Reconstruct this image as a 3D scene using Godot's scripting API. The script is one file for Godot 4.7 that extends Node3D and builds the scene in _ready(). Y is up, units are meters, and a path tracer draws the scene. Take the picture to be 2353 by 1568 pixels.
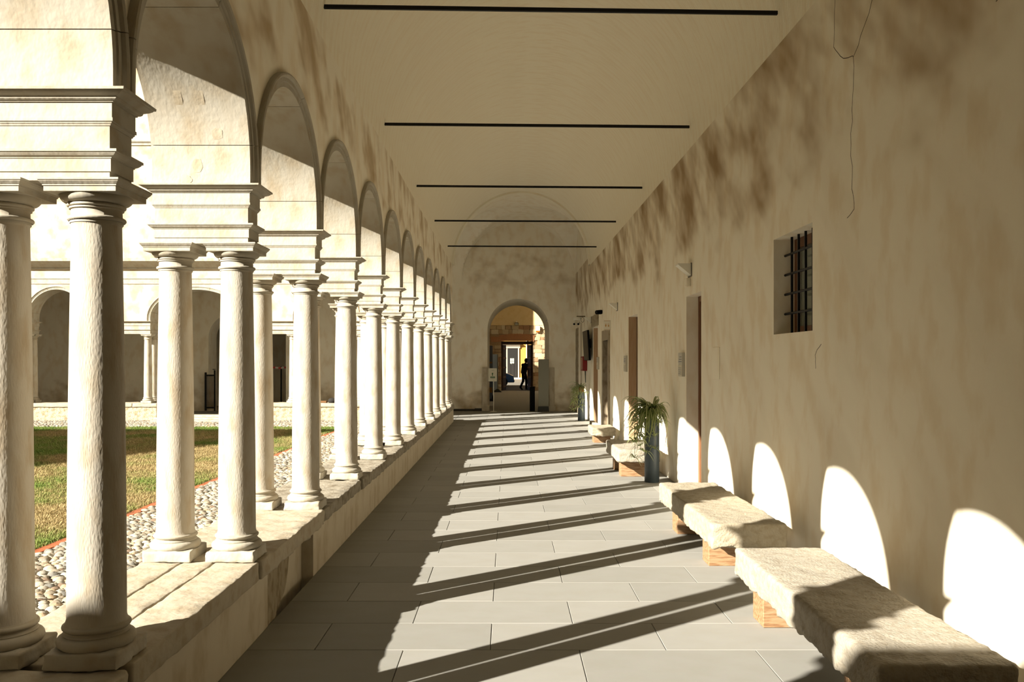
extends Node3D
# A cloister walk: camera stands in the corridor and looks along it. Distances along the corridor are written as depth d = -z.

const EYE := 1.65
const XL0 := -2.09          # garden face of the arcade wall
const XL1 := -1.53          # corridor face of the arcade wall
const XR := 2.29            # right wall
const BAY := 1.745
const PIER0 := 1.625        # depth of the pier numbered 0
const DEND := 28.5          # wall with the arched doorway
const SPRING := 4.33        # vault springing
const RISE := 2.01
const BENCH := 0.47
const FARD := 23.0          # garden face of the far arcade
const GY := 0.05            # garden level
const ORD := ["zeroth", "first", "second", "third", "fourth", "fifth", "sixth", "seventh", "eighth", "ninth", "tenth", "eleventh", "twelfth", "thirteenth", "fourteenth", "fifteenth", "sixteenth"]

var M := {}
var rng := RandomNumberGenerator.new()
var names := {}
var mesh_cache := {}

class MB:
	var st := SurfaceTool.new()
	var uvx := Vector4.ZERO
	var uvy := Vector4.ZERO
	var use_uv := false
	var use_col := false
	var col := Color.WHITE
	func _init():
		st.begin(Mesh.PRIMITIVE_TRIANGLES)
	func vert(p: Vector3):
		if use_col: st.set_color(col)
		if use_uv:
			st.set_uv2(Vector2(p.x * uvx.x + p.y * uvx.y + p.z * uvx.z + uvx.w, p.x * uvy.x + p.y * uvy.y + p.z * uvy.z + uvy.w))
		st.add_vertex(p)
	func tri(a: Vector3, b: Vector3, c: Vector3, g := -1):     # counter-clockwise seen from outside
		st.set_smooth_group(g)
		vert(a); vert(c); vert(b)
	func quad(a: Vector3, b: Vector3, c: Vector3, d: Vector3, g := -1):
		tri(a, b, c, g); tri(a, c, d, g)
	func face(pts: Array, center: Vector3, g := -1):            # convex face turned away from center
		var n: Vector3 = (pts[1] - pts[0]).cross(pts[2] - pts[0])
		var mid := Vector3.ZERO
		for p in pts: mid += p
		mid /= pts.size()
		var q := pts
		if n.dot(mid - center) < 0.0:
			q = pts.duplicate(); q.reverse()
		for i in range(1, q.size() - 1): tri(q[0], q[i], q[i + 1], g)
	func box(c: Vector3, s: Vector3, b := 0.0, basis := Basis.IDENTITY):   # s: full size, b: chamfer
		var h := s * 0.5
		b = min(b, min(h.x, min(h.y, h.z)) * 0.9)
		var pt := func(sx, sy, sz, ax): return c + basis * Vector3(sx * (h.x - (0.0 if ax == 0 else b)), sy * (h.y - (0.0 if ax == 1 else b)), sz * (h.z - (0.0 if ax == 2 else b)))
		for s1 in [-1, 1]:
			face([pt.call(s1, -1, -1, 0), pt.call(s1, 1, -1, 0), pt.call(s1, 1, 1, 0), pt.call(s1, -1, 1, 0)], c)
			face([pt.call(-1, s1, -1, 1), pt.call(1, s1, -1, 1), pt.call(1, s1, 1, 1), pt.call(-1, s1, 1, 1)], c)
			face([pt.call(-1, -1, s1, 2), pt.call(1, -1, s1, 2), pt.call(1, 1, s1, 2), pt.call(-1, 1, s1, 2)], c)
		if b <= 0.0: return
		for s1 in [-1, 1]:
			for s2 in [-1, 1]:
				face([pt.call(s1, s2, -1, 0), pt.call(s1, s2, 1, 0), pt.call(s1, s2, 1, 1), pt.call(s1, s2, -1, 1)], c)
				face([pt.call(s1, -1, s2, 0), pt.call(s1, 1, s2, 0), pt.call(s1, 1, s2, 2), pt.call(s1, -1, s2, 2)], c)
				face([pt.call(-1, s1, s2, 1), pt.call(1, s1, s2, 1), pt.call(1, s1, s2, 2), pt.call(-1, s1, s2, 2)], c)
				for s3 in [-1, 1]:
					face([pt.call(s1, s2, s3, 0), pt.call(s1, s2, s3, 1), pt.call(s1, s2, s3, 2)], c)
	func span(x0, x1, y0, y1, d0, d1, b := 0.0):                # box between two x, y and depths
		box(Vector3((x0 + x1) * 0.5, (y0 + y1) * 0.5, -(d0 + d1) * 0.5), Vector3(abs(x1 - x0), abs(y1 - y0), abs(d1 - d0)), b)
	func lathe(prof: Array, segs: int, o := Vector3.ZERO):      # prof: [r, y, group]; group of a segment is that of its upper point
		for i in range(prof.size() - 1):
			var a = prof[i]; var b = prof[i + 1]
			for k in segs:
				var t0 := TAU * k / segs; var t1 := TAU * (k + 1) / segs
				if k == segs - 1: t1 = 0.0
				var c0 := cos(t0); var s0 := sin(t0); var c1 := cos(t1); var s1 := sin(t1)
				var p0 := o + Vector3(a[0] * c0, a[1], a[0] * s0); var p1 := o + Vector3(a[0] * c1, a[1], a[0] * s1)
				var q0 := o + Vector3(b[0] * c0, b[1], b[0] * s0); var q1 := o + Vector3(b[0] * c1, b[1], b[0] * s1)
				var g: int = b[2]
				if a[0] > 1e-6: tri(p0, q1, p1, g)
				if b[0] > 1e-6: tri(p0, q0, q1, g)
	func tube(a: Vector3, b: Vector3, ra: float, rb: float, segs := 10, cap := true):
		var w := (b - a).normalized()
		var u := w.cross(Vector3.UP if abs(w.y) < 0.9 else Vector3.RIGHT).normalized()
		var v := w.cross(u)
		for k in segs:
			var t0 := TAU * k / segs; var t1 := TAU * ((k + 1) % segs) / segs
			var e0 := u * cos(t0) + v * sin(t0); var e1 := u * cos(t1) + v * sin(t1)
			quad(a + e0 * ra, a + e1 * ra, b + e1 * rb, b + e0 * rb, 1)
			if cap:
				tri(a, a + e1 * ra, a + e0 * ra); tri(b, b + e0 * rb, b + e1 * rb)
	func path(pts: Array, r: float, segs := 6):
		for i in range(pts.size() - 1): tube(pts[i], pts[i + 1], r, r, segs, i == 0 or i == pts.size() - 2)
	func prism(poly: Array, f: Callable, t0: float, t1: float, g := -1):   # poly of Vector2; f(Vector2, t) -> Vector3; extruded from t0 to t1
		var pv := PackedVector2Array(poly)
		var idx := Geometry2D.triangulate_polygon(pv)
		var mid := Vector2.ZERO
		for p in poly: mid += p
		mid /= poly.size()
		var flip: bool = Geometry2D.is_polygon_clockwise(pv)
		var hand: Vector3 = (f.call(mid + Vector2(1, 0), t0) - f.call(mid, t0)).cross(f.call(mid + Vector2(0, 1), t0) - f.call(mid, t0))
		var along: Vector3 = f.call(mid, t1) - f.call(mid, t0)
		var s := hand.dot(along) > 0.0
		for i in range(0, idx.size(), 3):
			var a: Vector2 = poly[idx[i]]; var b: Vector2 = poly[idx[i + 1]]; var c: Vector2 = poly[idx[i + 2]]
			var ccw := (b - a).cross(c - a) > 0.0
			for e in 2:
				var t: float = [t0, t1][e]
				if (ccw == s) == (e == 1): tri(f.call(a, t), f.call(b, t), f.call(c, t))
				else: tri(f.call(a, t), f.call(c, t), f.call(b, t))
		for i in poly.size():
			var a: Vector2 = poly[i]; var b: Vector2 = poly[(i + 1) % poly.size()]
			if s != flip: quad(f.call(a, t0), f.call(b, t0), f.call(b, t1), f.call(a, t1), g)
			else: quad(f.call(b, t0), f.call(a, t0), f.call(a, t1), f.call(b, t1), g)
	func rings(list: Array):                                    # stacked rectangles [hx, hz, y], joined and capped
		var corner := func(r, k): return Vector3([-1, 1, 1, -1][k] * r[0], r[2], [1, 1, -1, -1][k] * r[1])
		for i in range(list.size() - 1):
			for k in 4:
				var j := (k + 1) % 4
				quad(corner.call(list[i], k), corner.call(list[i], j), corner.call(list[i + 1], j), corner.call(list[i + 1], k))
		var lo = list[0]; var hi = list[-1]
		quad(corner.call(lo, 3), corner.call(lo, 2), corner.call(lo, 1), corner.call(lo, 0))
		quad(corner.call(hi, 0), corner.call(hi, 1), corner.call(hi, 2), corner.call(hi, 3))
	func done() -> ArrayMesh:
		st.generate_normals()
		return st.commit()

func P(x: float, y: float, d: float) -> Vector3:
	return Vector3(x, y, -d)

# ---------- naming ----------
func numbered(called: String) -> String:
	var n: int = names.get(called, -1) + 1
	names[called] = n
	return called if n == 0 else "%s_%03d" % [called, n]

func tag(o: Node, label := "", category := "", group := "", kind := ""):
	if label: o.set_meta("label", label)
	if category: o.set_meta("category", category)
	if group: o.set_meta("group", group)
	if kind: o.set_meta("kind", kind)
	return o

func put(called: String, mesh: Mesh, mat: Material, parent: Node = self, at := Vector3.ZERO) -> MeshInstance3D:
	var o := MeshInstance3D.new()
	o.name = numbered(called) if parent == self else called
	o.mesh = mesh
	o.material_override = mat
	o.position = at
	parent.add_child(o, true)
	return o

func obj(called: String, mb: MB, mat: Material, parent: Node = self, at := Vector3.ZERO) -> MeshInstance3D:
	return put(called, mb.done(), mat, parent, at)

func thing(called: String, label: String, category: String, at := Vector3.ZERO, turn := 0.0, group := "") -> Node3D:
	var o := Node3D.new()
	o.name = numbered(called)
	add_child(o)
	o.position = at
	o.rotation.y = turn
	tag(o, label, category, group, "thing")
	return o

func structure(called: String, mb: MB, mat: Material, label := "") -> MeshInstance3D:
	var o := obj(called, mb, mat)
	tag(o, label, "", "", "structure")
	return o

# ---------- materials ----------
func noise(seed_: int, freq: float, oct := 4, type := FastNoiseLite.TYPE_SIMPLEX_SMOOTH) -> FastNoiseLite:
	var n := FastNoiseLite.new()
	n.seed = seed_; n.frequency = freq; n.fractal_octaves = oct; n.noise_type = type
	return n

func ntex(n: FastNoiseLite, cols: Array, size := 512) -> NoiseTexture2D:
	var t := NoiseTexture2D.new()
	t.width = size; t.height = size; t.seamless = true; t.noise = n
	if cols.size():
		var g := Gradient.new()
		var offs := PackedFloat32Array(); var cc := PackedColorArray()
		for i in cols.size():
			offs.append(cols[i][0]); cc.append(cols[i][1])
		g.offsets = offs; g.colors = cc
		t.color_ramp = g
	return t

func plain(c: Color, rough := 0.8, metal := 0.0) -> StandardMaterial3D:
	var m := StandardMaterial3D.new()
	m.albedo_color = c; m.roughness = rough; m.metallic = metal
	return m

func grain(c: Color, spread: float, scale: Vector3, freq: float, bump_cm: float, rough := 0.9, seed_ := 1, tint := Color(0.85, 0.75, 0.6), fine := 3.0) -> StandardMaterial3D:
	# c broken up by noise: darker and warmer spots, lighter spots
	var m := StandardMaterial3D.new()
	var dark := c.lerp(Color(c.r * tint.r, c.g * tint.g, c.b * tint.b), min(1.0, spread * 2.5))
	m.albedo_texture = ntex(noise(seed_, freq, 5), [[0.0, dark], [0.3, c.lerp(dark, 0.5)], [0.52, c], [1.0, c.lightened(spread * 0.3)]])
	m.roughness = rough
	m.uv1_triplanar = true
	m.uv1_world_triplanar = true
	m.uv1_scale = scale
	if bump_cm > 0.0:
		m.heightmap_enabled = true
		m.heightmap_texture = ntex(noise(seed_ + 50, freq * fine, 4), [])
		m.heightmap_scale = bump_cm
	return m

func stained(m: StandardMaterial3D, im: Image) -> StandardMaterial3D:
	# the same wall material with a map of its stains, laid out in metres along the wall
	var s: StandardMaterial3D = m.duplicate()
	s.detail_enabled = true
	s.detail_blend_mode = BaseMaterial3D.BLEND_MODE_MUL
	s.detail_uv_layer = BaseMaterial3D.DETAIL_UV_2
	s.detail_albedo = ImageTexture.create_from_image(im)
	return s

func stain_map(w: int, h: int, wide: float, high: float, amount: Callable, col: Color) -> Image:
	var im := Image.create(w, h, false, Image.FORMAT_RGB8)
	for j in h:
		var y := high * (1.0 - (j + 0.5) / h)
		for i in w:
			var s: float = amount.call(wide * (i + 0.5) / w, y)
			im.set_pixel(i, j, Color.WHITE.lerp(col, s))
	return im

func make_materials():
	var plaster := Color(0.935, 0.905, 0.83)
	M.plaster = grain(plaster, 0.12, Vector3(0.55, 0.30, 0.55), 0.010, 0.10, 0.95, 11)
	M.vault = grain(Color(0.94, 0.91, 0.83), 0.07, Vector3(0.4, 0.4, 1.8), 0.010, 0.6, 0.95, 12, Color(0.85, 0.75, 0.6), 4.0)
	M.stone = grain(Color(0.665, 0.64, 0.58), 0.22, Vector3(0.9, 0.7, 0.9), 0.010, 0.16, 0.85, 13, Color(0.85, 0.75, 0.6), 6.0)
	M.shaft = grain(Color(0.69, 0.66, 0.60), 0.25, Vector3(2.2, 0.55, 2.2), 0.010, 0.13, 0.85, 14, Color(0.82, 0.72, 0.57), 10.0)
	M.cap = grain(Color(0.66, 0.62, 0.54), 0.20, Vector3(0.9, 0.9, 0.9), 0.014, 0.25, 0.92, 15, Color(0.8, 0.73, 0.62))
	M.oldstone = grain(Color(0.60, 0.55, 0.45), 0.30, Vector3(1.2, 0.8, 1.2), 0.014, 0.4, 0.95, 16, Color(0.65, 0.58, 0.48))
	M.lowwall = grain(Color(0.76, 0.72, 0.635), 0.18, Vector3(0.7, 0.4, 0.7), 0.010, 0.2, 0.95, 17, Color(0.75, 0.68, 0.57))
	M.greycap = grain(Color(0.55, 0.52, 0.455), 0.30, Vector3(0.9, 0.9, 0.9), 0.014, 0.35, 0.95, 18, Color(0.62, 0.56, 0.47), 4.0)
	M.paver = []
	for i in 3:
		M.paver.append(grain([Color(0.535, 0.529, 0.503), Color(0.517, 0.511, 0.485), Color(0.55, 0.543, 0.517)][i], 0.05, Vector3(0.6, 1, 1.0), 0.010, 0.03, 0.75, 20 + i, Color(0.9, 0.87, 0.8)))
	M.grout = plain(Color(0.30, 0.28, 0.24), 0.95)
	M.bench = []
	for i in 2:
		M.bench.append(grain([Color(0.61, 0.575, 0.50), Color(0.60, 0.57, 0.51)][i], 0.18, Vector3(1.4, 1.4, 1.4), 0.022, 0.35, 0.95, 26 + i, Color(0.75, 0.69, 0.6)))
	M.timber = grain(Color(0.57, 0.45, 0.32), 0.3, Vector3(0.8, 6, 6), 0.012, 0.15, 0.7, 30, Color(0.7, 0.55, 0.4))
	M.iron = plain(Color(0.055, 0.05, 0.045), 0.6, 0.4)
	M.wood_dark = grain(Color(0.22, 0.125, 0.06), 0.3, Vector3(5, 0.6, 5), 0.014, 0.1, 0.6, 31)
	M.wood_mid = grain(Color(0.46, 0.31, 0.19), 0.2, Vector3(5, 0.6, 5), 0.014, 0.1, 0.6, 32)
	M.white_paint = plain(Color(0.88, 0.865, 0.81), 0.6)
	M.black = plain(Color(0.02, 0.02, 0.022), 0.75)
	M.black.metallic_specular = 0.25
	M.glass = plain(Color(0.75, 0.82, 0.78, 0.25), 0.05)
	M.glass.transparency = BaseMaterial3D.TRANSPARENCY_ALPHA
	M.room = grain(Color(0.70, 0.66, 0.58), 0.12, Vector3(0.5, 0.4, 0.5), 0.010, 0.1, 0.95, 19)

# ---------- setting ----------
func pier_d(n: int) -> float:
	return PIER0 + BAY * n

func arch_top(s: float, rx: float, ry: float, ys: float, ymin: float) -> float:
	return ys + ry * sqrt(max(0.0, 1.0 - s * s / (rx * rx))) if abs(s) < rx else ymin

func spandrel(m: MB, f: Callable, s0: float, s1: float, sc: float, rx: float, ry: float, ys: float, ymin: float, ytop: float, t0: float, t1: float):
	# wall over one arch, both faces; f(s, y, t) -> point, t1 is the face that looks along +t
	var cuts := [s0]
	for k in 33:
		var s := sc - rx * cos(PI * k / 32.0)
		if s > s0 + 0.001 and s < s1 - 0.001: cuts.append(s)
	cuts.append(s1)
	for i in cuts.size() - 1:
		var a: float = cuts[i]; var b: float = cuts[i + 1]
		var ya := arch_top(a - sc, rx, ry, ys, ymin); var yb := arch_top(b - sc, rx, ry, ys, ymin)
		if (a + b) * 0.5 < sc - rx or (a + b) * 0.5 > sc + rx: ya = ymin; yb = ymin
		elif abs(a - sc) > rx - 0.001: ya = ys
		elif abs(b - sc) > rx - 0.001: yb = ys
		m.quad(f.call(a, ya, t1), f.call(b, yb, t1), f.call(b, ytop, t1), f.call(a, ytop, t1))
		m.quad(f.call(b, yb, t0), f.call(a, ya, t0), f.call(a, ytop, t0), f.call(b, ytop, t0))

func arch_profile(half: float) -> Array:
	# section of an arch ring: x through the wall, y outwards from the opening
	var w := 0.0965
	var a := [Vector2(half + 0.010, 0.0), Vector2(half + 0.010, 0.034), Vector2(half + 0.018, 0.037), Vector2(half + 0.018, 0.062), Vector2(half + 0.034, 0.068), Vector2(half + 0.040, 0.080), Vector2(half + 0.036, 0.092), Vector2(half + 0.026, w)]
	var out := []
	for p in a: out.append(p)
	out.append(Vector2(half - 0.02, w)); out.append(Vector2(-half + 0.02, w))
	for i in a.size(): out.append(Vector2(-a[a.size() - 1 - i].x, a[a.size() - 1 - i].y))
	return out

func voussoir(pts: Array, sec: Array, gap: float) -> ArrayMesh:
	# pts: callables for cross-sections along the arch
	var m := MB.new()
	var n := sec.size()
	for i in pts.size() - 1:
		for k in n:
			var j := (k + 1) % n
			m.quad(pts[i].call(sec[k]), pts[i].call(sec[j]), pts[i + 1].call(sec[j]), pts[i + 1].call(sec[k]), k + 1)
	var tri_idx := Geometry2D.triangulate_polygon(PackedVector2Array(sec))
	for e in [0, pts.size() - 1]:
		for i in range(0, tri_idx.size(), 3):
			m.tri(pts[e].call(sec[tri_idx[i]]), pts[e].call(sec[tri_idx[i + 1]]), pts[e].call(sec[tri_idx[i + 2]]))
	return m.done()

func ring_meshes(rx: float, ry: float, stilt: float, half: float) -> Array:
	# five stones: springer, haunch, crown, haunch, springer; local x along the wall, origin at the middle of the impost line
	var key := "ring%s_%s" % [rx, ry]
	if mesh_cache.has(key): return mesh_cache[key]
	var sec := arch_profile(half)
	var angs := [0.0, 11.0, 73.0, 107.0, 169.0, 180.0]
	var out := []
	for v in 5:
		var pts := []
		if v == 0: pts.append(func(p): return Vector3(rx + p.y, 0.0, p.x))
		var steps: int = [2, 10, 7, 10, 2][v]
		var e := 0.15
		for k in steps + 1:
			var a: float = deg_to_rad(lerp(angs[v] + (e if v > 0 else 0.0), angs[v + 1] - (e if v < 4 else 0.0), float(k) / steps))
			pts.append(func(p): return Vector3((rx + p.y) * cos(a), stilt + (ry + p.y) * sin(a), p.x))
		if v == 4: pts.append(func(p): return Vector3(-rx - p.y, 0.0, p.x))
		out.append(voussoir(pts, sec, 0.0))
	mesh_cache[key] = out
	return out

func column_meshes() -> Dictionary:
	if mesh_cache.has("column"): return mesh_cache.column
	var c := {}
	var m := MB.new()
	c.plinth = []
	for v in 4: c.plinth.append(rough_box(Vector3(0.282, 0.066, 0.282), Vector3i(9, 3, 9), 0.010, 0.009, 9.0, 600 + v))
	m = MB.new()
	var prof := [[0.10, 0.062, 1]]
	for k in 9:                                  # lower torus
		var a := -PI / 2 + PI * k / 8.0
		prof.append([0.122 + 0.024 * cos(a), 0.086 + 0.024 * sin(a), 2])
	prof.append([0.124, 0.114, 3])
	for k in 5: prof.append([0.124 - 0.010 * sin(PI * k / 4.0) - 0.004 * k / 4.0, 0.116 + 0.014 * k / 4.0, 4])
	for k in 7:
		var a := -PI / 2 + PI * k / 6.0
		prof.append([0.117 + 0.010 * cos(a), 0.141 + 0.010 * sin(a), 5])
	prof.append([0.116, 0.153, 6]); prof.append([0.113, 0.158, 7])
	m.lathe(prof, 40)
	c.base = m.done()
	m = MB.new()
	prof = [[0.114, 0.156, 1], [0.1095, 0.172, 2]]
	for k in 15:
		var t := (k + 1) / 15.0
		prof.append([lerp(0.109, 0.0915, pow(t, 1.7)), 0.172 + t * 1.545, 2])
	prof.append([0.095, 1.725, 3])
	m.lathe(prof, 44)
	c.shaft = m.done()
	m = MB.new()
	prof = [[0.097, 1.724, 1], [0.098, 1.733, 1], [0.101, 1.733, 2]]
	for k in 7:
		var a := -PI / 2 + PI * k / 6.0
		prof.append([0.099 + 0.009 * cos(a), 1.742 + 0.009 * sin(a), 3])
	prof.append([0.094, 1.752, 4]); prof.append([0.093, 1.779, 4])
	prof.append([0.100, 1.780, 5]); prof.append([0.100, 1.787, 6])
	for k in 5:
		var a := -PI / 2 + PI * k / 4.0
		prof.append([0.102 + 0.006 * cos(a), 1.794 + 0.006 * sin(a), 7])
	for k in 7:
		var a := PI / 2 * k / 6.0
		prof.append([0.104 + 0.030 * sin(a), 1.802 + 0.031 * (1.0 - cos(a)), 8])
	m.lathe(prof, 44)
	c.capital = m.done()
	m = MB.new()
	m.rings([[0.135, 0.135, 1.831], [0.1375, 0.1375, 1.832], [0.1375, 0.1375, 1.852], [0.141, 0.141, 1.853], [0.141, 0.141, 1.857], [0.144, 0.144, 1.860], [0.151, 0.151, 1.868], [0.1525, 0.1525, 1.872], [0.155, 0.155, 1.873], [0.155, 0.155, 1.881]])
	c.abacus = m.done()
	mesh_cache.column = c
	return c

func column(x: float, d: float, label: String, group: String, base_y := BENCH) -> Node3D:
	var c := column_meshes()
	var t := thing("stone_column", label, "column", P(x, base_y, d), 0.0, group)
	var b := put("base", c.base, M.stone, t)
	put("plinth", c.plinth[rng.randi() % 4], M.stone, b, Vector3(0, 0.033, 0))
	put("shaft", c.shaft, M.shaft, t)
	var k := put("capital", c.capital, M.stone, t)
	put("abacus", c.abacus, M.stone, k)
	return t

func entablature(half_s: float, half_t: float, ox: float) -> Dictionary:
	# three courses; local x along the wall, z through it, y from the abacus top
	var key := "ent%s_%s" % [half_s, half_t]
	if mesh_cache.has(key): return mesh_cache[key]
	var r := func(list):
		var m := MB.new()
		var out := []
		for e in list: out.append([half_s + e[0] * 0.64, half_t + e[0] * 0.90, e[1]])
		m.rings(out)
		return m.done()
	var c := {}
	c.architrave = r.call([[0.0, 0.0], [0.0, 0.034], [0.007, 0.034], [0.007, 0.084], [0.012, 0.085], [0.012, 0.089], [0.024, 0.094], [0.034, 0.102], [0.036, 0.106], [0.042, 0.107], [0.042, 0.117]])
	c.frieze = r.call([[0.0, 0.117], [0.0, 0.211]])
	c.cornice = r.call([[0.004, 0.211], [0.006, 0.216], [0.012, 0.221], [0.012, 0.226], [0.018, 0.227], [0.018, 0.240], [0.014, 0.241], [0.014, 0.299], [0.022, 0.300], [0.022, 0.304], [0.031, 0.306], [0.038, 0.310], [0.041, 0.316], [0.041, 0.318], [0.050, 0.321], [0.064, 0.326], [0.074, 0.3315], [0.078, 0.336], [0.086, 0.337], [0.088, 0.3465]])
	mesh_cache[key] = c
	return c

func impost(called: String, label: String, at: Vector3, turn: float, half_s: float, half_t: float, group: String):
	var c := entablature(half_s, half_t, 1.0)
	var t := thing(called, label, "entablature", at, turn, group)
	put("architrave", c.architrave, M.stone, t)
	put("frieze", c.frieze, M.stone, t)
	put("cornice", c.cornice, M.stone, t)

func arch_ring(wall: Node, at: Vector3, turn: float, rx: float, ry: float, stilt: float, half: float) -> Node3D:
	# an arch is built into its wall: a part of it, each voussoir a piece of the arch
	var t := Node3D.new()
	t.name = "stone_arch"
	wall.add_child(t, true)
	t.position = at
	t.rotation.y = turn
	for me in ring_meshes(rx, ry, stilt, half): put("voussoir", me, M.stone, t)
	return t

func ground_grid(m: MB, x0, x1, d0, d1, y):
	m.quad(P(x0, y, d0), P(x1, y, d0), P(x1, y, d1), P(x0, y, d1))

func vault_y(x: float) -> float:
	var c := (XL1 + XR) * 0.5; var h := (XR - XL1) * 0.5
	return SPRING + RISE * sqrt(max(0.0, 1.0 - pow((x - c) / h, 2)))

func cross_y(d: float) -> float:
	var c := (23.55 + DEND) * 0.5; var h := (DEND - 23.55) * 0.5
	return SPRING + (RISE + 0.02) * sqrt(max(0.0, 1.0 - pow((d - c) / h, 2)))

func build_setting():
	var streak := noise(41, 1.0, 4)
	var cloud := noise(42, 1.0, 4)
	# --- corridor floor: a bed, and every paver a stone of its own
	var m := MB.new()
	m.span(-1.50, XR, -0.25, -0.010, 3.87, 28.5)
	var fl := structure("floor", m, M.grout, "grey stone paved corridor floor in staggered rows")
	m = MB.new()
	m.span(-1.50, XR, -0.25, 0.0, -6.0, 3.87)
	obj("rear_paving", m, M.paver[0], fl)
	m = MB.new()
	m.span(-16.0, -1.50, -0.25, 0.0, 23.5, 28.5)
	obj("side_walk_paving", m, M.paver[1], fl)
	var paver_mesh := {}
	for r in 50:
		var d0 := 3.873 + 0.495 * r
		var d1: float = min(d0 + 0.491, 28.49)
		if d1 - d0 < 0.05: continue
		var off := -0.594 if r % 2 == 1 else -0.096
		for k in range(-3, 5):
			var x0: float = max(off + 1.008 * k, -1.495)
			var x1: float = min(off + 1.008 * k + 1.004, XR - 0.002)
			if x1 - x0 < 0.04: continue
			var key := "%d_%d" % [round((x1 - x0) * 1000), round((d1 - d0) * 1000)]
			if not paver_mesh.has(key):
				m = MB.new()
				m.box(Vector3.ZERO, Vector3(x1 - x0, 0.03, d1 - d0), 0.0022)
				paver_mesh[key] = m.done()
			var o := put("paver", paver_mesh[key], M.paver[rng.randi() % 3], fl, P((x0 + x1) * 0.5, -0.015 - rng.randf() * 0.0012, (d0 + d1) * 0.5))
			o.rotation.x = rng.randf_range(-0.0012, 0.0012)

	# --- arcade wall over the arches
	m = MB.new()
	m.use_uv = true
	m.uvx = Vector4(0, 0, -1.0 / 32.0, 6.0 / 32.0); m.uvy = Vector4(0, -1.0 / 2.2, 0, 4.6 / 2.2)
	var fa := func(s, y, t): return P(t, y, s)
	var imp := BENCH + 1.881 + 0.346
	for n in range(-2, 12):
		var a := pier_d(n); var b := pier_d(n + 1)
		# seen from the corridor the wall runs from far (left hand) to near, so t0/t1 swap
		spandrel(m, fa, a, b, (a + b) * 0.5, 0.7725 + 0.09, 0.7725 + 0.09, 2.78, imp, 7.0, XL1, XL0)
	m.quad(P(XL1, 0, -6), P(XL1, 7, -6), P(XL1, 7, pier_d(-2)), P(XL1, 0, pier_d(-2)))
	m.quad(P(XL0, 0, pier_d(-2)), P(XL0, 7, pier_d(-2)), P(XL0, 7, -6), P(XL0, 0, -6))
	m.quad(P(XL0, 0, pier_d(-2)), P(XL1, 0, pier_d(-2)), P(XL1, 7, pier_d(-2)), P(XL0, 7, pier_d(-2)))
	for x in [XL0, XL1]: m.quad(P(x, imp, pier_d(12)), P(x, imp, 23.55), P(x, 7, 23.55), P(x, 7, pier_d(12)))
	m.quad(P(XL0, imp, 23.55), P(XL1, imp, 23.55), P(XL1, 7, 23.55), P(XL0, 7, 23.55))
	m.quad(P(XL0, imp, pier_d(12)), P(XL1, imp, pier_d(12)), P(XL1, imp, 23.55), P(XL0, imp, 23.55))
	var left_stain := stain_map(1024, 128, 32.0, 2.2, func(a, y):
		var yy: float = y + 2.4
		var n1 := cloud.get_noise_2d(a * 0.9, yy * 1.6)
		var n2 := streak.get_noise_2d(a * 1.4 + yy * 0.9, yy * 0.9 + 40.0)
		var band: float = smoothstep(3.45, 4.05, yy + 0.55 * n1) * smoothstep(4.55, 4.25, yy)
		return clamp(band * (0.12 + 1.0 * n2 + 0.6 * n1), 0.0, 0.7), Color(0.70, 0.61, 0.48))
	structure("wall_left", m, stained(M.plaster, left_stain), "plastered arcade wall above the stone arches")

	# --- low wall that carries the columns
	m = MB.new()
	m.span(-2.12, -1.495, -0.2, 0.36, pier_d(-2), 5.29)
	m.span(-2.12, -1.585, -0.2, 0.36, 5.29, 6.53)
	m.span(-2.12, -1.495, -0.2, 0.36, 6.53, 23.5)
	var low := structure("wall_bench", m, M.lowwall, "low plastered wall under the row of paired columns")
	for n in range(-2, 12):
		var a: float = pier_d(n) - 0.10 + rng.randf_range(-0.05, 0.05); var b: float = pier_d(n + 1) - 0.11
		if n == 11: b = 23.5
		if n == 1:          # cracked lengthwise into three
			for s in [[-2.155, -1.912], [-1.908, -1.722], [-1.718, -1.462]]:
				put("cap_slab", rough_box(Vector3(s[1] - s[0], 0.112, b - a), Vector3i(4, 2, 30), 0.012, 0.009, 7.0, 3 + int(s[0] * 100)), M.cap, low, P((s[0] + s[1]) * 0.5, BENCH - 0.056, (a + b) * 0.5))
		else:
			var out: float = rng.randf_range(-0.012, 0.022)
			put("cap_slab", rough_box(Vector3(0.69 + out, 0.112 + rng.randf_range(-0.01, 0.012), b - a), Vector3i(8, 3, 34), 0.018, 0.015, 6.0, 60 + n), M.greycap if n >= 3 else M.cap, low, P(-1.81 + out * 0.5, BENCH - 0.056, (a + b) * 0.5))
	# stone support with a drain hole, in the bay after the second pair
	m = MB.new()
	m.prism([Vector2(5.30, 0.0), Vector2(5.50, 0.0), Vector2(5.56, 0.14), Vector2(5.60, 0.36), Vector2(5.30, 0.36)], func(p, t): return P(t, p.y, p.x), -1.70, -1.50)
	obj("stone_support", m, M.oldstone, low)
	m = MB.new()
	var arc := [Vector2(5.67, 0.0), Vector2(5.70, 0.0)]
	for k in 7: arc.append(Vector2(5.70 + 0.27 * sin(PI / 2 * k / 6.0), 0.36 - 0.34 * cos(PI / 2 * k / 6.0)))
	arc.append(Vector2(5.67, 0.36))
	for k in 9: arc.append(Vector2(5.67 + 0.032 * sin(PI * k / 8.0), 0.25 + 0.048 * cos(PI * k / 8.0)))     # half of the drain hole
	m.prism(arc, func(p, t): return P(t, p.y, p.x), -1.60, -1.535)
	arc = [Vector2(5.60, 0.36), Vector2(5.56, 0.0), Vector2(5.67, 0.0)]
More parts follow.
